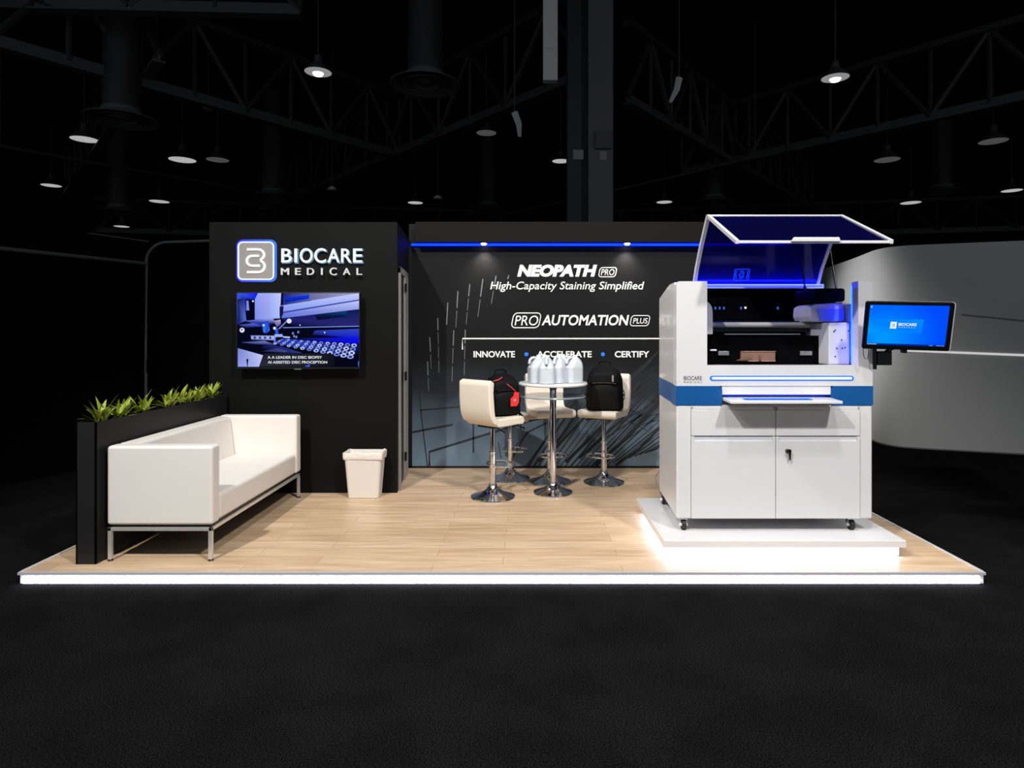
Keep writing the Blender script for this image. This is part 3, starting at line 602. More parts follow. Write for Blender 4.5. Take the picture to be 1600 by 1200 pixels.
# ---------------- jugs
def make_jug():
    root = thing('plastic_jug', 'x', 'jug', (0, 0, 0), 'plastic jugs on the high table')
    b = BM()
    def ring(h, k, z, ox=0): return [(ox+x, y, z) for x, y in rrect(-h, h, -h*.92, h*.92, h*k, 5)]
    skin(b, [ring(.066, .5, 0), ring(.075, .5, .005), ring(.078, .5, .03), ring(.076, .5, .034), ring(.078, .5, .04), ring(.078, .5, .140), ring(.076, .52, .150, -.003), ring(.072, .56, .165, -.008), ring(.066, .62, .183, -.013), ring(.056, .75, .203, -.018), ring(.043, .9, .221, -.021), ring(.030, .98, .234, -.021), ring(.021, .99, .240, -.02), ring(.021, .99, .246, -.02)])
    obj('jug_body', b, M['jug'], root, sharp=50)
    b = BM(); tube(b, [(-.002, 0, .228), (.022, 0, .236), (.048, 0, .232), (.067, 0, .212), (.073, 0, .180), (.070, 0, .140)], [.010, .013, .014, .014, .014, .015], 10); obj('handle', b, M['jug'], root, sharp=80)
    b = BM(); lathe(b, [(.021, .238), (.0225, .242), (.0225, .256), (.020, .258)], (-.02, 0, 0), 20); obj('cap', b, M['white_print'], root)
    return root
j0 = make_jug()
JG = [((-.155, 5.885), -160, 'translucent white jug at the left end of the jug cluster'), ((-.062, 5.815), -95, 'translucent white jug standing foremost, second from left in the cluster'),
      ((.040, 5.875), -120, 'translucent white jug in the middle of the cluster above the pole'), ((.185, 5.90), -150, 'translucent white jug at the right end of the jug cluster'),
      ((-.075, 6.06), -60, 'translucent white jug at the back left, mostly hidden by the front jugs'), ((.115, 6.07), -20, 'translucent white jug at the back right, only its cap and shoulder showing')]
for i, ((x, y), a, lab) in enumerate(JG):
    o = j0 if i == 0 else dup(j0); o.location = (TXc+x, y, 1.0425); o.rotation_euler = (0, 0, math.radians(a)); o['label'] = lab

# ---------------- backpacks (front towards local -Y)
def bag_loft(hw, hd, h, top, cy=0, z0=0, ex=3.2, n=28):
    b = BM(); rings = []
    for t in (0, .012, .04, .12, .3, .5, .7, .82, .90, .955, .985, 1):
        z = z0+t*h; k = 1 if t < top else math.sqrt(max(0.02, 1-((t-top)/(1-top))**2.4*0.93))
        if t < .05: k *= 0.86+2.8*t
        kk = k*(1-.08*t)
        rings.append([(hw*kk*math.copysign(abs(math.cos(a))**(2/ex), math.cos(a)), cy+hd*kk*math.copysign(abs(math.sin(a))**(2/ex), math.sin(a)), z) for a in [2*PI*i/n for i in range(n)]])
    return skin(b, rings)
def backpack(label, hw, hd, h, tagm, tagpos, red=False):
    root = thing('backpack', label, 'backpack', (0, 0, 0))
    obj('pack_body', bag_loft(hw, hd, h, .60), M['nylon'], root, sharp=60)
    obj('front_pocket', bag_loft(hw*.84, hd*.42, h*.56, .7, -hd*.78, .015), M['nylon_light'], root, sharp=60)
    obj('upper_pocket', bag_loft(hw*.78, hd*.34, h*.26, .6, -hd*.72, h*.60), M['nylon_light'], root, sharp=60)
    b = BM(); tube(b, [(hw*.62*math.cos(PI*k/10)*(-1), -hd*1.02-.004, h*.60+h*.02*math.sin(PI*k/10)) for k in range(11)], .003, 6); obj('zipper', b, M['black_plastic'], root)
    b = BM(); tube(b, [(-.06, hd*.3, h*.955), (-.055, hd*.3, h+.022), (-.03, hd*.3, h+.034), (.03, hd*.3, h+.034), (.055, hd*.3, h+.022), (.06, hd*.3, h*.955)], .009, 8); obj('carry_handle', b, M['nylon'], root)
    for s in (-1, 1):
        b = BM(); tube(b, [(s*hw*.45, hd*.8, h*.9), (s*hw*.5, hd*1.25, h*.75), (s*hw*.55, hd*1.3, h*.45), (s*hw*.7, hd*1.1, h*.18), (s*hw*.85, hd*.7, .05)], [.012, .018, .018, .012, .008], 8, flat=.6); obj('shoulder_strap', b, M['nylon'], root)
        b = BM(); tube(b, [(s*hw*.98, -hd*.2, h*.45), (s*(hw+.006), -hd*.3, h*.40), (s*(hw+.008), -hd*.3, h*.28), (s*hw*.98, -hd*.2, h*.22)], .005, 6); box(b, s*(hw+.002)-.010, s*(hw+.002)+.010, -hd*.3-.012, -hd*.3+.012, h*.32, h*.37, .003); obj('side_buckle', b, M['black_plastic'], root)
    x, z, w2, h2 = tagpos
    return root
bp1 = backpack('black backpack with a red luggage tag sitting on the left bar stool', .165, .125, .385, None, (0, 0, 0, 0))
b = BM(); ty = -.212; prism(b, [(x, ty, z) for x, z in ((-.015, .10), (.045, .10), (.068, .13), (.068, .225), (.020, .225), (.016, .195), (-.015, .17))], (0, -.006, 0), .001); o = obj('luggage_tag', b, M['red_tag'], bp1, label='red luggage tag')
b = BM(); prism(b, [(.025+.013*math.cos(2*PI*k/16), ty-.006, .155+.013*math.sin(2*PI*k/16)) for k in range(16)], (0, -.002, 0)); obj('tag_emblem', b, M['grey_tag'], o)
b = BM(); tube(b, [(.044, ty-.002, .222), (.01, ty+.005, .26), (-.03, ty+.04, .30)], .003, 6); obj('tag_cord', b, M['red_tag'], bp1)
b = BM(); tube(b, [(-.13, -.085, .322), (-.09, -.112, .335), (-.045, -.10, .357)], .005, 6); obj('red_piping', b, M['red_tag'], bp1)
b = BM(); tube(b, [(.15, -.02, .04), (.19, -.05, -.02), (.17, -.09, -.07), (.12, -.12, -.06), (.11, -.13, 0.0)], .012, 8, flat=.5); tube(b, [(.16, .0, .03), (.20, -.02, -.06), (.18, -.03, -.15)], .006, 6); obj('dangling_strap', b, M['nylon'], bp1)
bp1.location = (-.262, 5.955, .7405); bp1.rotation_euler = (0, 0, math.radians(28))
bp2 = backpack('black backpack with a small grey tag standing on the right bar stool', .188, .12, .445, None, (0, 0, 0, 0))
b = BM(); box(b, .078, .096, -.158, -.150, .290, .352, .002); obj('brand_tag', b, M['grey_tag'], bp2, label='small grey tag')
bp2.location = (.745, 6.33, .7405); bp2.rotation_euler = (0, 0, math.radians(-10))

# ---------------- plinth
QX0, QX1, QY0, QY1 = .894, 2.52, 4.25, 5.34
pq = thing('display_plinth', 'low white plinth under the laboratory machine, glowing along its base', 'plinth', ((QX0+QX1)/2, QY0, 0))
obj('plinth_slab', box(BM(), QX0, QX1, QY0, QY1, .072, .122, .006), M['white_gloss'], pq)
obj('plinth_base', box(BM(), QX0+.06, QX1-.03, QY0+.055, QY1-.05, 0, .072), M['white_paint'], pq)
b = BM(); box(b, QX0+.05, QX1-.028, QY0+.045, QY0+.055, .008, .070); box(b, QX0+.048, QX0+.060, QY0+.055, QY1-.05, .008, .070); obj('led_strip', b, M['led_plinth'], pq, label='bright white light strip under the slab')

# ---------------- laboratory staining machine
FY, BY2 = 4.45, 5.25; AX0, AX1 = 1.026, 2.400; BX0, BX1 = 1.068, 2.385
mc = thing('staining_machine', 'large white laboratory staining machine with raised blue lid', 'laboratory machine', (1.71, 4.85, .122))
WP = M['white_paint']
def slabz(bm, z0, z1, bev=.010, x0=AX0, x1=AX1, bx0=BX0, bx1=BX1, fy=FY, by=BY2, mi=0):
    return hexa(bm, [(x0, fy, z0), (x1, fy, z0), (bx1, by, z0), (bx0, by, z0), (x0, fy, z1), (x1, fy, z1), (bx1, by, z1), (bx0, by, z1)], bev, 3, mi)
obj('cabinet', slabz(BM(), .207, 1.006, .014), WP, mc)
# doors and drawers stand 8 mm proud of a grey recess
DX = (1.129, 1.714, 1.718, 2.303)
obj('door_recess', box(BM(), DX[0]-.004, DX[3]+.004, FY-.002, FY+.004, .212, .996), M['seam'], mc)
for i, (xa, xb) in enumerate(((DX[0], DX[1]), (DX[2], DX[3]))):
    b = BM(); box(b, xa, xb, FY-.014, FY+.002, .792, .972, .003); box(b, xa+.012, xb-.012, FY-.012, FY+.002, .972, .994, .002); obj('drawer', b, WP, mc)
    b = BM(); box(b, xa, xb, FY-.014, FY+.002, .214, .758, .003); box(b, xa, xa+.02, FY-.014, FY+.002, .755, .787, .002); box(b, xb-.02, xb, FY-.014, FY+.002, .755, .787, .002); dr = obj('cabinet_door', b, WP, mc)
    obj('finger_grip', box(BM(), xa+.02, xb-.02, FY-.006, FY+.002, .757, .786, .002), M['inner_white'], dr)
    if i:
        b = BM(); lathe(b, [(.014, 0), (.014, .006)], (0, 0, 0), 16)
        for v in b.verts: v.co = Vector((1.795+v.co.x, FY-.014-v.co.z, .688+v.co.y))
        lo = obj('lock', b, M['aluminium'], dr)
        b = BM(); box(b, 1.792, 1.798, FY-.040, FY-.018, .680, .694); prism(b, [(1.803+.016*math.cos(2*PI*k/14)*.8, FY-.036, .690+.013*math.sin(2*PI*k/14)) for k in range(14)], (0, -.006, 0)); prism(b, [(1.798, FY-.03, .682), (1.816, FY-.03, .682), (1.813, FY-.03, .625), (1.803, FY-.03, .625)], (0, -.006, 0), .002); obj('key', b, M['black_plastic'], dr, label='black key hanging in the lock')
# blue band with the tray recess in the middle
for xa, xb, ya in ((AX0-.003, 1.345, 0), (2.11, AX1+.002, 1)):
    b = BM(); prof = [(xa, 1.006), (xb, 1.006), (xb, 1.139)] + [(xa, 1.139)]
    if ya == 0: pts = [(xa, 1.004)] + [(xb, 1.004)] + arc(xb-.03, 1.109, .03, 0, 90, 6) + [(xa, 1.139)]
    else: pts = [(xa, 1.004), (xb, 1.004), (xb, 1.139)] + arc(xa+.03, 1.109, .03, 90, 180, 6)
    prism(b, [(x, FY-.003, z) for x, z in pts], (0, .16, 0))
    obj('blue_band', b, M['band_blue'], mc, label='blue band round the waist')
obj('blue_band', hexa(BM(), [(AX0-.003, FY+.01, 1.004), (AX0+.2, FY+.01, 1.004), (AX0+.2, BY2, 1.004), (BX0-.003, BY2, 1.004), (AX0-.003, FY+.01, 1.139), (AX0+.2, FY+.01, 1.139), (AX0+.2, BY2, 1.139), (BX0-.003, BY2, 1.139)]), M['band_blue'], mc)
obj('waist_core', slabz(BM(), 1.0, 1.145, 0, AX0+.15, AX1-.15, BX0+.1, BX1-.01, FY+.10), WP, mc)
obj('recess_panel', box(BM(), 1.346, 2.109, FY+.004, FY+.12, 1.078, 1.140, .003), WP, mc)
obj('tray_light', box(BM(), 1.36, 2.095, FY+.02, FY+.05, 1.0725, 1.0785), M['led_blue'], mc, label='blue light line above the tray')
b = BM(); hexa(b, [(1.355, 4.288, 1.031), (2.112, 4.288, 1.031), (2.105, FY+.09, 1.040), (1.350, FY+.09, 1.040), (1.355, 4.288, 1.051), (2.112, 4.288, 1.051), (2.105, FY+.09, 1.060), (1.350, FY+.09, 1.060)], .004); tr = obj('tray', b, M['white_gloss'], mc, label='white pull-out tray')
b = BM(); box(b, 1.47, 1.93, 4.335, 4.40, 1.0515, 1.0575, .002); obj('slide_insert', b, M['glow_blue_soft'], tr, label='blue-lit insert')
# apron, pillars and inner cavity
b = BM(); prism(b, [(x, FY, z) for x, z in [(AX0, 1.139), (AX1, 1.139), (AX1, 1.842)] + arc(2.37, 1.842, .03, 0, 90, 5)[1:] + [(2.299, 1.872), (2.299, 1.283), (1.241, 1.283), (1.241, 1.872), (1.046, 1.872), (AX0, 1.850)]], (0, .09, 0)); obj('front_frame', b, WP, mc)
b = BM(); prism(b, [(x, FY-.003, z) for x, z in rrect(mX(1109, FY), mX(1334, FY), 1.176, 1.210, .016)], (0, .01, 0), .002); obj('halo_rim', b, M['glow_blue_soft'], mc, label='blue halo around the status light')  # emissive rim added to give the light bar its blue halo
b = BM(); prism(b, [(x, FY-.007, z) for x, z in rrect(mX(1112, FY), mX(1331, FY), 1.184, 1.202, .009)], (0, .01, 0), .002); obj('status_light', b, M['led_core'], mc, label='glowing ice-blue light bar')
# left pillar with cut-back top
def pz(x, y, z): return (x+(BX0-AX0)*(y-FY)/(BY2-FY), y, z)
b = BM(); side = [(FY+.088, 1.14), (FY+.088, 1.871), (FY+.30, 1.871), (4.86, 1.855), (BY2, 1.790), (BY2, 1.14)]
prism(b, [pz(AX0, y, z) for y, z in side], (1.241-AX0, 0, 0), .004, 2)
obj('left_pillar', b, WP, mc)
obj('right_side', hexa(BM(), [(2.310, FY+.088, 1.14), (2.400, FY+.088, 1.14), (BX1, BY2, 1.14), (2.32, BY2, 1.14), (2.310, FY+.088, 1.70), (2.400, FY+.088, 1.70), (BX1, BY2, 1.80), (2.32, BY2, 1.80)], .006), WP, mc)
obj('cavity_back', box(BM(), BX0+.05, BX1-.02, 5.20, BY2, 1.14, 1.868), M['black_void'], mc)
obj('cavity_floor', box(BM(), 1.20, 2.32, FY+.06, 5.2, 1.19, 1.275), M['black_void'], mc)
obj('back_sill', box(BM(), 1.28, BX1-.01, 5.13, 5.25, 1.866, 1.892, .005), WP, mc)
obj('hinge_light', box(BM(), 1.30, 2.365, 5.115, 5.128, 1.893, 1.900), M['led_deep'], mc, label='blue light along the lid hinge')
# things inside
b = BM(); prism(b, [(1.241, 4.62, 1.50), (1.330, 4.62, 1.50), (1.330, 4.62, 1.66)] + [(1.330-.089*(k/5)**2, 4.62, 1.66+.09*math.sin(PI/2*k/5)) for k in range(1, 6)], (0, .3, 0), .004); obj('inner_bracket', b, M['inner_white'], mc)
b = BM(); cyl(b, (1.242, 4.86, 1.568), (2.18, 4.86, 1.568), .022, n=16); obj('gantry_rail', b, mat('rail_grey', (190, 188, 184), .35, noise=.25, scale=3), mc)
obj('gantry_beam', box(BM(), 1.242, 2.30, 4.88, 4.93, 1.515, 1.60, .004), mat('beam_dark', (40, 40, 48), 0.35, 0.6, noise=.05), mc)
obj('tray_rail', box(BM(), 1.44, 2.0, 4.70, 4.708, 1.497, 1.504), M['aluminium'], mc)
obj('inner_shield', box(BM(), 1.242, 2.20, 4.72, 4.74, 1.275, 1.49), M['black_void'], mc)
b = BM(); box(b, 1.56, 1.815, 4.700, 4.719, 1.300, 1.372, .002); wbx = obj('slide_window', b, M['warm_inside'], mc, label='small beige-lit window')
b = BM(); tube(b, [(1.56, 4.697, 1.300), (1.815, 4.697, 1.300), (1.815, 4.697, 1.372), (1.56, 4.697, 1.372)], .003, 6, True); cyl(b, (1.70, 4.695, 1.305), (1.70, 4.695, 1.345), .008, n=10); prism(b, [(1.52, 4.69, 1.306), (1.61, 4.69, 1.312), (1.63, 4.69, 1.335), (1.60, 4.69, 1.338)], (0, -.01, 0)); obj('window_frame', b, mat('copper', (150, 112, 95), .4, .5, noise=.05), wbx)
for xa, xb, za, zb in ((1.395, 1.475, 1.343, 1.374), (2.00, 2.09, 1.343, 1.374)): obj('latch', box(BM(), xa, xb, 4.705, 4.719, za, zb, .002), M['aluminium'], mc)
obj('latch', box(BM(), 1.335, 1.385, 4.705, 4.719, 1.375, 1.388, .005), M['white_print'], mc)
for x in (1.36, 1.405, 1.445, 1.475, 1.51, 1.545, 1.58, 1.72, 2.02): obj('indicator', box(BM(), x, x+.013, 5.194, 5.199, 1.70, 1.722), emis('indicator_glow', (90, 130, 255), .5), mc)
obj('indicator', box(BM(), 1.755, 1.77, 5.194, 5.199, 1.706, 1.722), M['sign_white'], mc)
# right inner housing
b = BM(); box(b, 2.145, 2.297, 4.56, 4.95, 1.277, 1.585, .012, 3); rb = obj('inner_housing', b, M['inner_white'], mc)
for x, z in ((2.19, 1.53), (2.18, 1.52), (2.235, 1.46), (2.20, 1.40), (2.24, 1.40), (2.26, 1.405), (2.19, 1.34), (2.285, 1.525)): obj('bolt_hole', cyl(BM(), (x, 4.562, z), (x, 4.556, z), .005, n=8), M['black_plastic'], rb)
b = BM(); prism(b, [(2.07, 4.66, 1.59), (2.297, 4.66, 1.59), (2.297, 4.66, 1.735), (2.09, 4.66, 1.72), (2.055, 4.66, 1.70), (2.05, 4.66, 1.63)], (0, .3, 0), .010, 3); obj('inner_shelf', b, M['inner_white'], mc)
b = BM(); hexa(b, [(2.12, 4.645, 1.60), (2.297, 4.645, 1.60), (2.297, 4.66, 1.60), (2.12, 4.66, 1.60), (2.10, 4.645, 1.685), (2.297, 4.645, 1.685), (2.297, 4.66, 1.685), (2.10, 4.66, 1.685)]); obj('shelf_cover', b, mat('cover_blue', (110, 140, 225), .3, noise=.03), mc)
obj('inner_hood', box(BM(), 2.08, 2.297, 4.62, 5.0, 1.737, 1.835, .02, 3), M['black_void'], mc)
obj('inner_light', box(BM(), 2.2965, 2.2985, FY+.086, FY+.094, 1.30, 1.84), emis('pillar_led', (0, 30, 255), 55), mc, label='blue light along the right pillar')
# lid: leaning rear panel and forward sloping top panel
LX0, LX1 = 1.325, 2.345
ring = [(5.165, 1.892), (5.09, 2.02), (4.95, 2.19), (4.76, 2.383)]
ld = obj('lid', skin(BM(), [[(LX0+.02, y, z), (LX1-.02, y, z), (LX1-.02, y+.010, z+.006), (LX0+.02, y+.010, z+.006)] for y, z in ring]), M['acrylic'], mc, label='dark blue tinted lid')
obj('lid_top', hexa(BM(), [(LX0+.02, 4.12, 2.100), (LX1-.02, 4.12, 2.100), (LX1-.02, 4.76, 2.375), (LX0+.02, 4.76, 2.375), (LX0+.02, 4.115, 2.110), (LX1-.02, 4.115, 2.110), (LX1-.02, 4.755, 2.387), (LX0+.02, 4.755, 2.387)]), tinted('dark_acrylic', .12, (0.02, 0.02, 0.16)), ld)
for x in (LX0, LX1-.024):
    b = BM(); R = [[(x, y-.014, z-.006), (x+.024, y-.014, z-.006), (x+.024, y+.020, z+.012), (x, y+.020, z+.012)] for y, z in ring]; skin(b, R)
    hexa(b, [(x, 4.10, 2.085), (x+.024, 4.10, 2.085), (x+.024, 4.765, 2.370), (x, 4.765, 2.370), (x, 4.095, 2.112), (x+.024, 4.095, 2.112), (x+.024, 4.76, 2.397), (x, 4.76, 2.397)], .003)
    obj('lid_frame', b, WP, ld, label='white edge frame')
obj('lid_frame', box(BM(), LX0, LX1, 4.098, 4.118, 2.090, 2.108, .003), WP, ld)
obj('lid_frame', box(BM(), LX0, LX1, 4.752, 4.772, 2.376, 2.394, .003), WP, ld)
obj('lid_handle', hexa(BM(), [(1.68, 4.085, 2.100), (2.0, 4.085, 2.100), (2.0, 4.10, 2.100), (1.68, 4.10, 2.100), (1.70, 4.085, 2.128), (1.99, 4.085, 2.128), (1.99, 4.10, 2.128), (1.70, 4.10, 2.128)], .003), WP, ld)
b = BM(); ey = 5.055
def le(x, z, t): return Vector((x, 5.165-(z-1.892)*.52-.026-t, z))
ec = (mX(1160.5, 5.07), mZ(429, 5.07))
ribbon(b, rrect(ec[0]-.058, ec[0]+.058, ec[1]-.042, ec[1]+.042, .006), .008, le, .002, True)
for p in emblem_path(ec[0]-.002, ec[1], .042): ribbon(b, p, .009, le, .002)
for s in (-1, 1):
    ribbon(b, [(ec[0]+s*.040, ec[1]+.030), (ec[0]+s*.047, ec[1]), (ec[0]+s*.040, ec[1]-.030)], .008, le, .002)
obj('lid_reflection', b, mat('reflection_blue', (30, 70, 250), .5, emit=(25, 65, 250), strength=.55, noise=.02), ld, label='painted blue logo reflection on the lid')  # logo reflection in the lid drawn as an emissive mark
for (pa, pb_, r) in (((2.16, 4.90, 1.50), (2.13, 4.985, 2.10), .011), ((2.325, 4.80, 1.76), (2.33, 4.93, 2.16), .008)):
    v0, v1 = Vector(pa), Vector(pb_); b = BM(); cyl(b, v0, v0.lerp(v1, .62), r, n=12); cyl(b, v0.lerp(v1, .60), v1, r*.55, n=10); cyl(b, v0+Vector((0, 0, .02)), v0+Vector((0, 0, .07)), r*1.6, n=12); obj('gas_strut', b, M['black_plastic'], mc)
obj('brand_mark', text_bm('BIOCARE', mX(1068.5, FY), mX(1096.5, FY), mZ(594, FY), mZ(587.5, FY), lambda x, z, t: Vector((x, FY-.0005-t, z)), .001, bold=.008), M['grey_print'], mc)
obj('brand_mark', text_bm('MEDICAL', mX(1068.5, FY), mX(1096.5, FY), mZ(598, FY), mZ(595.8, FY), lambda x, z, t: Vector((x, FY-.0005-t, z)), .001, spacing=1.8), M['grey_print'], mc)
for x in (1.085, 2.268):
    for y in (4.50, 5.16):
        b = BM(); box(b, x-.028, x+.028, y-.025, y+.03, .196, .208, .003); box(b, x-.024, x-.016, y-.012, y+.02, .150, .198, .003); box(b, x+.016, x+.024, y-.012, y+.02, .150, .198, .003); ca = obj('caster', b, M['aluminium'], mc)
        b = BM(); cyl(b, (x-.014, y-.008, .158), (x+.014, y-.008, .158), .036, n=24); obj('wheel', b, M['rubber'], ca)
        b = BM(); cyl(b, (x-.027, y-.008, .158), (x+.027, y-.008, .158), .012, n=12); obj('axle', b, M['white_print'], ca)

# ---------------- monitor on its arm
O = Vector((2.2666, 4.2826, 1.7232)); U = Vector((.9692, -.2447, -.0272)); V = Vector((.0322, .2355, -.9713))
U.normalize(); Nn = U.cross(V).normalized(); V = Nn.cross(U).normalized(); MW, MH = .530, .3295
if Nn.y < 0: Nn = -Nn                                    # Nn points away from the viewer
def mp(u, v, t): return O+U*u+V*v-Nn*t
mo = thing('monitor', 'wide touch monitor with blue desktop on the right of the machine', 'monitor', tuple(mp(MW/2, MH, -.03)))
def mrr(i, t, r=.014): return [mp(x, z, t) for x, z in rrect(i, MW-i, i, MH-i, r)]
b = BM(); skin(b, [[q+U*.009 for q in mrr(i, t)] for i, t in ((.012, -.045), (.002, -.036), (.001, -.010), (.002, -.004))]); obj('rear_shell', b, M['inner_white'], mo, label='pale grey rear shell')
b = BM(); skin(b, [mrr(.0, -.020), mrr(.0, .0), mrr(.004, .002)]); obj('bezel', b, mat('bezel_black', (8, 8, 9), .45, noise=.03, spec=.12), mo, sharp=20)
SX0, SX1, SZ0, SZ1 = .026, MW-.030, .022, MH-.030
def ms(u, v, t=0): return mp(SX0+u*(SX1-SX0), SZ0+v*(SZ1-SZ0), .0025+t)
P = Pic(ms)
g = 6; cl = lambda u, v: tuple(int(a+(b_-a)*min(1, max(0, (math.hypot((u-.2)*1.15, (v-.78)*.8))/.85))) for a, b_ in zip((0, 160, 255), (0, 76, 252)))
for i in range(10):
    for j in range(g):
        q = [(i/10, (j+1)/g), ((i+1)/10, (j+1)/g), ((i+1)/10, j/g), (i/10, j/g)]; P.k = 0; P.poly(q, [cl(*p) for p in q])
P.k = 2; P.poly([(.0, .36), (.70, .34), (.69, .68), (.0, .70)], [(0, 130, 255), (0, 140, 252), (0, 122, 255), (0, 158, 255)])
P.rect(.0, 1, 1.0, .958, (2, 40, 140)); P.rect(.005, .13, .985, .972, (190, 215, 240)); P.rect(.80, .85, .985, .972, (120, 170, 240)); P.rect(.89, .99, .985, .972, (120, 170, 240))
P.rect(.01, .032, .075, .02, (120, 190, 240)); P.poly([(.285, .41), (.365, .41), (.362, .58), (.28, .58)], (225, 240, 255))
for k in range(4): P.rect(.012, .018, .16+.09*k, .14+.09*k, (90, 170, 240))
scr = obj('screen', P.bm, M['desktop'], mo, fix=False)
bt = emis('desktop_text', (225, 240, 255), 1.0)
mst = lambda x, z, t: ms(x, z, .002+t)
obj('desktop_logo', text_bm('BIOCARE', .385, .615, .505, .432, mst, .0005, bold=.03), bt, scr)
obj('desktop_logo', text_bm('MEDICAL', .39, .60, .555, .53, mst, .0005, spacing=1.9), bt, scr)
b = BM()
for p in emblem_path(0, 0, 1):
    ribbon(b, [(.322+x*.03, .495-z*.058) for x, z in p], .007, mst, .0004)
obj('desktop_emblem', b, emis('desktop_blue', (30, 130, 240), .9), scr)
b = BM(); box(b, 2.402, 2.425, 4.44, 4.56, mZ(577, 4.45), mZ(545, 4.45), .003); box(b, 2.425, 2.525, 4.43, 4.55, mZ(570.5, 4.45), mZ(549, 4.45), .004); obj('arm_bracket', b, M['black_plastic'], mo)
b = BM(); c0 = Vector((2.50, 4.47, mZ(552, 4.45))); c1 = mp(MW*.47, MH*.93, -.05); tube(b, [c0, c0.lerp(c1, .5)+Vector((0, .02, .004)), c1, mp(MW*.47, MH*.8, -.042)], .016, 10); cyl(b, mp(MW*.50, MH*1.02, -.02), mp(MW*.50, MH*1.07, -.02), .02, n=14); obj('swivel_arm', b, M['black_plastic'], mo)
b = BM(); a0, a1 = mp(.012, MH-.006, -.02), mp(.045, MH-.006, -.02); tube(b, [a0, a0+Vector((.002, 0, -.05)), a0+Vector((.010, 0, -.075)), (a0+a1)/2+Vector((0, 0, -.082)), a1+Vector((-.004, 0, -.07)), a1+Vector((0, 0, -.045)), a1], .0022, 6)
a0 = mp(.245, MH-.006, -.03); tube(b, [a0, a0+Vector((.004, 0, -.016)), a0+Vector((.022, 0, -.025)), a0+Vector((.042, 0, -.018)), a0+Vector((.048, 0, -.002))], .0022, 6); obj('cable', b, M['black_plastic'], mo)

# power cable at the rear left of the machine
b = BM(); pts = [at(1033, 733, 5.28), at(1024, 745, 5.24), at(1026, 760, 5.20), at(1034, 773, 5.12), at(1041, 783, 5.02), at(1052, 797, 4.95)]
P4 = []
for i in range(len(pts)-1):
    for k in range(4): P4.append(pts[i].lerp(pts[i+1], k/4))
P4 = [Vector((p.x, p.y, max(p.z, .13))) for p in P4]
pc = thing('power_cable', 'thin black power cable hanging behind the machine onto the plinth', 'cable', tuple(P4[-1]))
tube(b, P4, .0035, 6); obj('cord', b, M['grey_print'], pc)
b = BM(); cyl(b, P4[13], P4[15], .009, n=10); cyl(b, P4[16], P4[18], .009, n=10); obj('plug', b, M['black_plastic'], pc)

# ---------------- curved grey fabric wall at the right
cw = thing('curved_fabric_wall', 'tall curved grey fabric wall beyond the machine and monitor', 'partition', (5.1, 8.8, GZ))
C = [(5.62, 12.6), (5.42, 11.4), (5.22, 10.3), (5.02, 9.4), (4.97, 9.1), (4.99, 8.87), (5.08, 8.72), (5.25, 8.62), (5.6, 8.48), (6.4, 8.19), (7.6, 7.78), (9.2, 7.25), (11.5, 6.5)]
def dense(C, n=5):
    o = []
    for i in range(len(C)-1):
        p0, p1, p2, p3 = [Vector(C[max(0, min(len(C)-1, i+k))]) for k in (-1, 0, 1, 2)]
        for k in range(n):
            t = k/n; o.append(0.5*((2*p1)+(p2-p0)*t+(2*p0-5*p1+4*p2-p3)*t*t+(3*p1-p0-3*p2+p3)*t**3))
    return o+[Vector(C[-1])]
D = dense(C); top = 1.165+EYE
def wallrings(z0, z1, th=.03, out=0.0):
    R = []
    for i, p in enumerate(D):
        t = (D[min(i+1, len(D)-1)]-D[max(i-1, 0)]).normalized(); n = Vector((-t.y, t.x)); 
        if n.dot(-p) < 0: n = -n
        f, k = p+n*out, p-n*th
        R.append([(f.x, f.y, z0), (k.x, k.y, z0), (k.x, k.y, z1), (f.x, f.y, z1)])
    return R
obj('fabric_skin', skin(BM(), wallrings(GZ+.01, top)), M['fabric_grey'], cw)
i0 = next(i for i, q in enumerate(D) if i > 20 and CX+q.x*F/q.y > 1412)
i1 = next(i for i, q in enumerate(D) if i > 20 and CX+q.x*F/q.y > 1490)
zr = lambda py, p: EYE-(py-CY)*p.y/F
R = wallrings(0, 0, 0, .012); b = BM()
rr_ = []
for i in range(i0, len(D)):
    p = D[i]; px = CX+p.x*F/p.y; py = 548+(px-1420)*(555-548)/180; z = zr(py, p); q = R[i][0]; rr_.append([(q[0], q[1], z-.014), (p.x, p.y, z-.014), (p.x, p.y, z+.014), (q[0], q[1], z+.014)])
skin(b, rr_); obj('rail', b, emis('rail_glow', (225, 225, 225), .75), cw, label='bright thin line across the wall')
b = BM(); rr_ = []
for i in range(i1, len(D)):
    p = D[i]; px = CX+p.x*F/p.y; py = 490+(px-1490)*(501-490)/110; z = zr(py, p); q = R[i][0]; rr_.append([(q[0], q[1], z-.008), (p.x, p.y, z-.008), (p.x, p.y, z+.008), (q[0], q[1], z+.008)])
skin(b, rr_); obj('seam', b, M['pipe_grey'], cw)
obj('base_channel', skin(BM(), wallrings(GZ, GZ+.018, .03, .006)), M['pipe_grey'], cw)

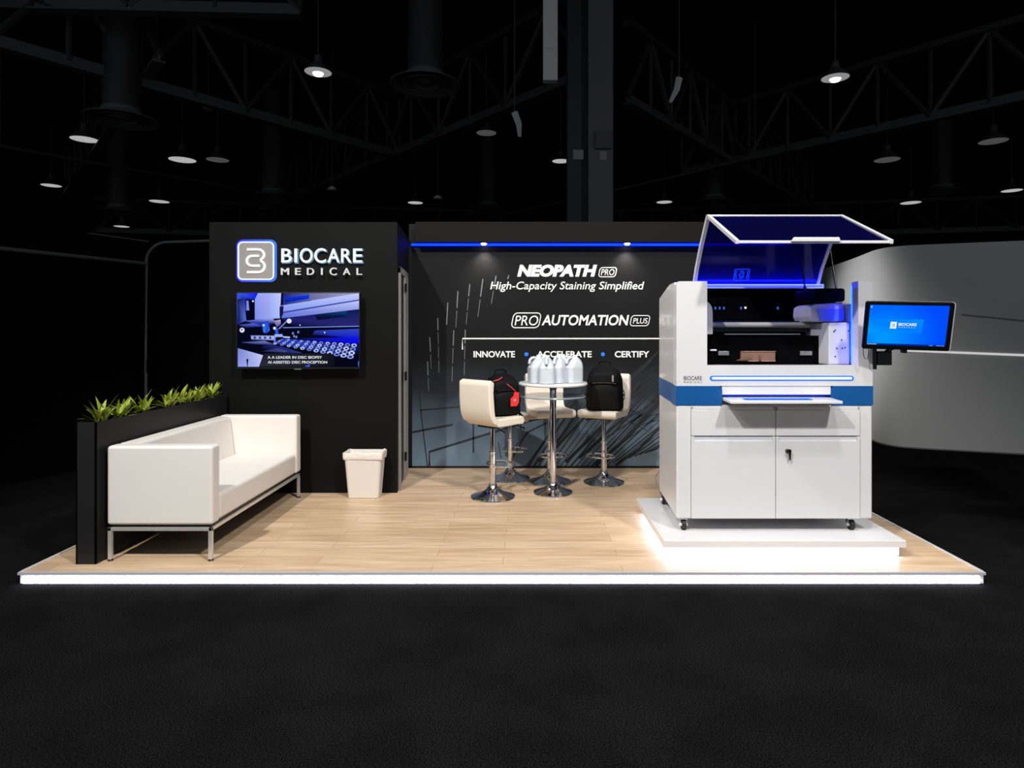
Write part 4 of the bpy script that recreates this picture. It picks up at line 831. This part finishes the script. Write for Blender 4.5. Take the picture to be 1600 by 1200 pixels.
# ---------------- neighbouring black fabric wall and its tube frame at the left
fw = thing('black_fabric_wall', 'black fabric wall framed by a rounded grey tube, left of the tower', 'partition', (-4.83, 8.0, GZ))
zt = EYE+1.145
b = BM(); hexa(b, [(-4.86, 8.06, GZ), (-2.0, 8.06, GZ), (-2.0, 8.10, GZ), (-4.86, 8.10, GZ), (-4.86, 8.06, zt-.25), (-2.0, 8.06, zt-.02), (-2.0, 8.10, zt-.02), (-4.86, 8.10, zt-.25)]); obj('fabric_panel', b, M['fabric_black'], fw)
b = BM(); hexa(b, [(-4.88, 8.03, GZ), (-4.85, 8.06, GZ), (-6.66, 3.60, GZ), (-6.69, 3.58, GZ), (-4.88, 8.03, zt), (-4.85, 8.06, zt), (-6.66, 3.60, zt), (-6.69, 3.58, zt)][:4]+[(-4.88, 8.03, zt), (-4.85, 8.06, zt), (-6.66, 3.60, zt), (-6.69, 3.58, zt)]); obj('fabric_panel', b, M['fabric_black'], fw)
b = BM(); pts = [(-4.83, 8.0, GZ), (-4.83, 8.0, 1.0), (-4.83, 8.0, zt-.28)] + [(-4.83+.27*(1-math.cos(PI/2*k/8)), 8.0, zt-.28+.25*math.sin(PI/2*k/8)) for k in range(1, 9)] + [(-3.9, 8.0, zt-.008), (-2.4, 8.0, zt+.02)]
tube(b, pts, .020, 12); obj('upright_tube', b, M['pipe_grey'], fw)
b = BM(); zc = EYE+.846; tube(b, [(-4.83, 7.99, zc), (-5.43, 6.51, zc), (-6.6, 3.62, zc)], .022, 10); obj('cross_tube', b, M['pipe_grey'], fw)
b = BM(); tube(b, [(-4.80, 8.0, zt-.02), (-5.51, 6.68, zt), (-6.65, 3.62, zt)], .009, 8); obj('top_wire', b, M['pipe_grey'], fw)

# ---------------- hall ceiling: trusses, column, ducts, lamps
def truss(label, a, c, zb, hgt, wd, panels, m='steel_dark'):
    a = Vector(a); c = Vector(c); d = (c-a).normalized(); n = Vector((-d.y, d.x))
    t = thing('roof_truss', label, 'roof truss', ((a.x+c.x)/2, (a.y+c.y)/2, zb), 'steel roof trusses')
    def beam(bm, z, h):
        p, q = a, c; hexa(bm, [(*(p-n*wd), z), (*(p+n*wd), z), (*(q+n*wd), z), (*(q-n*wd), z), (*(p-n*wd), z+h), (*(p+n*wd), z+h), (*(q+n*wd), z+h), (*(q-n*wd), z+h)]); return bm
    b = beam(BM(), zb, .05)
    hexa(b, [(*(a-n*.03), zb+.05), (*(a+n*.03), zb+.05), (*(c+n*.03), zb+.05), (*(c-n*.03), zb+.05), (*(a-n*.03), zb+.34), (*(a+n*.03), zb+.34), (*(c+n*.03), zb+.34), (*(c-n*.03), zb+.34)])
    obj('bottom_chord', b, M['steel_mid'], t); obj('top_chord', beam(BM(), zb+hgt-.2, .2), M[m], t)
    for i in range(panels):
        p = a.lerp(c, i/panels); q = a.lerp(c, (i+1)/panels); z0, z1 = zb+.2, zb+hgt-.1
        if i % 2: z0, z1 = z1, z0
        b = BM(); cyl(b, (*p, z0), (*q, z1), .10, n=6); obj('diagonal_strut', b, M[m], t)
        b = BM(); cyl(b, (*q, zb+.2), (*q, zb+hgt-.1), .075, n=6); obj('vertical_strut', b, M[m], t)
ZT = EYE+7.0
d1 = Vector((.61, .79)); d2 = Vector((-.66, .75)); nd = Vector((-5.5, 25.7))
truss('steel roof truss running from the left edge to the centre crossing', nd-d1*16, nd+d1*.3, ZT, 2.6, .16, 10)
truss('steel roof truss rising to the right from the crossing to the column', nd-d2*11, nd+d2*16, ZT, 2.6, .20, 14)
n2 = Vector((3.0, 19.6))
truss('steel roof truss running back to the right from the column head', n2, n2+d1*22, ZT, 2.6, .16, 14)
r0 = Vector((8.8, 26.3))
truss('steel roof truss along the upper right with a pale lower edge', r0-d2*20, r0+d2*3, ZT-.05, 2.6, .22, 14)
l0 = Vector((-16, 24))
truss('steel roof truss at the far left crossing beneath the lamps', l0-d2*9, l0+d2*14, ZT+.3, 2.2, .16, 10)
truss('steel roof truss low in the distance behind the black tower', (-27, 39.5), (-2, 44), ZT-.9, 2.2, .14, 12)
truss('steel roof truss low in the distance at the far right', (4, 44), (34, 38), ZT-.9, 2.2, .14, 14)
truss('steel roof truss at the top left corner, nearest of all', (-19, 16), (-6, 16.6), ZT+1.2, 2.4, .16, 6)
def conduit(label, pts, r=.035):
    b = BM(); tube(b, pts, r, 6)
    for q in (pts[0], pts[-1]): cyl(b, q, (q.x, q.y, 12.195), .015, n=5)
    return single('conduit', b, M['steel_mid'], label, 'pipe', 'ceiling conduits')
conduit('thin ceiling conduit crossing at the upper left corner', [at(0, -30, 14), at(60, 3, 16), at(245, 66, 19)])
conduit('thin ceiling conduit below the left lamp row', [at(0, 228, 20), at(190, 262, 24), at(410, 301, 31)], .05)
conduit('thin ceiling conduit left of the column toward the tower', [at(760, 341, 36), at(885, 314, 30)], .05)
conduit('thin ceiling conduit right of the column toward the machine', [at(955, 298, 26), at(1080, 270, 24), at(1180, 243, 22)], .04)
# column
cl_ = thing('steel_column', 'dark steel hall column rising behind the backdrop wall', 'column', (1.51, 16, GZ))
x0 = mX(887, 16); x1 = mX(958, 16)
b = BM(); box(b, x0, x0+.34, 16, 16.1, GZ, 12.2); box(b, x0+.10, x0+.24, 16.1, 16.5, GZ, 12.2); box(b, x0, x0+.34, 16.5, 16.6, GZ, 12.2); obj('flange', b, M['steel_dark'], cl_)
b = BM(); box(b, x0+.52, x1, 16, 16.6, GZ, 12.2); obj('flange', b, M['duct'], cl_)
b = BM(); box(b, x0+.34, x0+.52, 16.25, 16.35, GZ, 12.2); obj('web', b, M['steel_dark'], cl_)
for px, py, wpx, hpx in ((903.5, 241.5, 16, 15), (942.5, 243, 11, 14)):
    p = at(px, py, 15.99); k = 16/F; obj('paper_sign', box(BM(), p.x-wpx*k/2, p.x+wpx*k/2, 15.985, 15.999, p.z-hpx*k/2, p.z+hpx*k/2), mat('paper', (150, 150, 150), .8, noise=.1, scale=9), cl_, label='pale paper notice')
p = at(943, 218, 15.9); obj('junction_box', box(BM(), p.x-.2, p.x+.2, 15.88, 15.999, p.z-.22, p.z+.22, .01), M['steel_mid'], cl_)
b = BM(); k = 14/F; p = at(860, 125, 14); box(b, p.x-11.3*k, p.x+11.3*k, 14, 14.2, p.z, p.z+(125-75)*k-.006); box(b, p.x-11.3*k, p.x+11.3*k, 14, 14.2, p.z+(125-75)*k, 12.2)
single('white_riser', b, M['white_riser'], 'long pale vertical riser hanging from the ceiling at top centre', 'riser')
for lab, a_, c_ in (('short pale bracket hanging left of the column', (804, 176), (812, 214)), ('short pale bracket hanging right of the column', (1061, 122), (1047, 160))):
    b = BM(); pa, pb2 = at(*a_, 17.0), at(*c_, 17.0); tube(b, [pa, pa.lerp(pb2, .5)+Vector((.05, 0, 0)), pb2], [.10, .09, .05], 6); hb = thing('hanging_bracket', lab, 'bracket', tuple(pb2)); obj('arm', b, M['white_riser'], hb); obj('rod', box(BM(), pa.x-.02, pa.x+.02, 16.98, 17.02, pa.z, 12.2), M['steel_dark'], hb)
# round air diffusers at the foot of vertical ducts
DF = [((665, 133), 110, 'largest round air diffuser, at upper centre'), ((190, 188), 105, 'round air diffuser at upper left above the lamp pair'), ((186, 331), 62, 'round air diffuser low at the left above the spot lamp'), ((428, 308), 66, 'round air diffuser just above the black tower'),
      ((1115, 316), 62, 'round air diffuser just above the raised lid'), ((1472, 300), 60, 'round air diffuser low at the far right'), ((762, 326), 54, 'round air diffuser low above the backdrop wall')]
for (px, py), wpx, lab in DF:
    D_ = 1.9; Y = D_*F/wpx; p = at(px, py, Y)
    t = thing('air_diffuser', lab, 'air diffuser', (p.x, p.y, p.z), 'round ceiling diffusers')
    R_ = D_/2; b = BM(); lathe(b, [(R_*.52, .32), (R_*.56, .18), (R_*.8, .06), (R_, .02), (R_, .0), (R_*.92, .0), (R_*.72, .09), (R_*.5, .2)], (p.x, p.y, p.z), 36, False); obj('flared_rim', b, M['duct'], t)
    b = BM()
    for rr2 in (.66, .42): lathe(b, [(R_*rr2, .0), (R_*rr2, -.02), (R_*(rr2-.07), .04), (R_*(rr2-.14), .12)], (p.x, p.y, p.z+.02), 32, False)
    lathe(b, [(R_*.04, -.01), (R_*.16, .0), (R_*.2, .05)], (p.x, p.y, p.z+.02), 24); obj('louvre_rings', b, M['steel_mid'], t)
    obj('duct', cyl(BM(), (p.x, p.y, p.z+.2), (p.x, p.y, 12.19), R_*.5, n=28), M['steel_dark'], t)
# high-bay lamps
LP = [((497, 113), 1, 42, 'bright high-bay lamp at upper left of centre'), ((1305, 122), 1, 42, 'bright high-bay lamp at upper right'),
      ((80, 290), 0, 28, 'dim high-bay lamp at the far left edge'), ((249, 315), 0, 29, 'dim high-bay lamp low on the left, left of the tower'), ((132, 218), 0, 40, 'dim high-bay lamp left of the upper left diffuser'), ((285, 250), 0, 40, 'dim high-bay lamp right of the upper left diffuser'), ((340, 250), 2, 34, 'dark high-bay lamp beside the lamp right of the upper left diffuser'),
      ((649, 317), 0, 24, 'dim high-bay lamp above the gap between tower and backdrop'), ((876, 252), 0, 27, 'dim high-bay lamp just left of the column'), ((1038, 316), 0, 25, 'dim high-bay lamp between column and raised lid'),
      ((1386, 250), 2, 38, 'dark high-bay lamp under the upper right truss'), ((1552, 221), 2, 41, 'dark high-bay lamp near the right edge'), ((1423, 317), 0, 30, 'dim high-bay lamp low on the right'), ((1581, 298), 0, 29, 'dim high-bay lamp low at the right edge'), ((760, 208), 2, 32, 'dark high-bay lamp left of the column head'), ((190, 354), 0, 22, 'small dim lamp below the low left diffuser')]
lens_soft = emis('lamp_soft', (255, 255, 255), .25); mid_lens = emis('lamp_dim', (255, 255, 255), .06)
for (px, py), br, wpx, lab in LP:
    Y = {1: 18.5}.get(br, min(36, 7.6*F/max(60, CY-py))); p = at(px, py, Y); R_ = wpx*Y/F/2
    t = thing('high_bay_lamp', lab, 'ceiling lamp', (p.x, p.y, p.z), 'high-bay ceiling lamps')
    b = BM(); lathe(b, [(R_*.98, 0), (R_, .01), (R_*.9, R_*.18), (R_*.55, R_*.55), (R_*.3, R_*.75), (R_*.26, R_*1.2), (R_*.1, R_*1.3)], (p.x, p.y, p.z), 28, False); obj('reflector', b, M['steel_mid'], t)
    b = BM(); lathe(b, [(R_*.05, -.012), (R_*.7, -.01), (R_*.97, 0.005)] if br != 1 else [(R_*.05, -.02), (R_*.5, -.015), (R_*.97, 0.005)], (p.x, p.y, p.z), 28); le_ = obj('lens', b, {1: lens_soft, 0: M['lamp_lens'], 2: mid_lens}[br], t)
    if br == 1: obj('bulb', lathe(BM(), [(R_*.02, -.10), (R_*.3, -.09), (R_*.40, -.03), (R_*.3, -.021)], (p.x, p.y, p.z), 24), M['lamp_bright'], le_, label='glaring white bulb')
    obj('hanging_rod', cyl(BM(), (p.x, p.y, p.z+R_*1.2), (p.x, p.y, 12.2), .02, n=6), M['steel_mid'], t)
for (px, py), lab in (((325, 171), 'small pale fitting under the left truss'), ((684, 311), 'small angled spot fitting beside the lamp above the tower gap'), ((519, 297), 'small spot fitting above the black tower')):
    p = at(px, py, 24); b = BM(); lathe(b, [(.05, .14), (.12, .1), (.19, 0), (.03, -.01)], (p.x, p.y, p.z), 16); sp_ = thing('spot_fitting', lab, 'light fitting', tuple(p)); obj('shade', b, M['white_riser'], sp_); obj('rod', cyl(BM(), (p.x, p.y, p.z+.1), (p.x, p.y, 12.2), .02, n=6), M['steel_dark'], sp_)
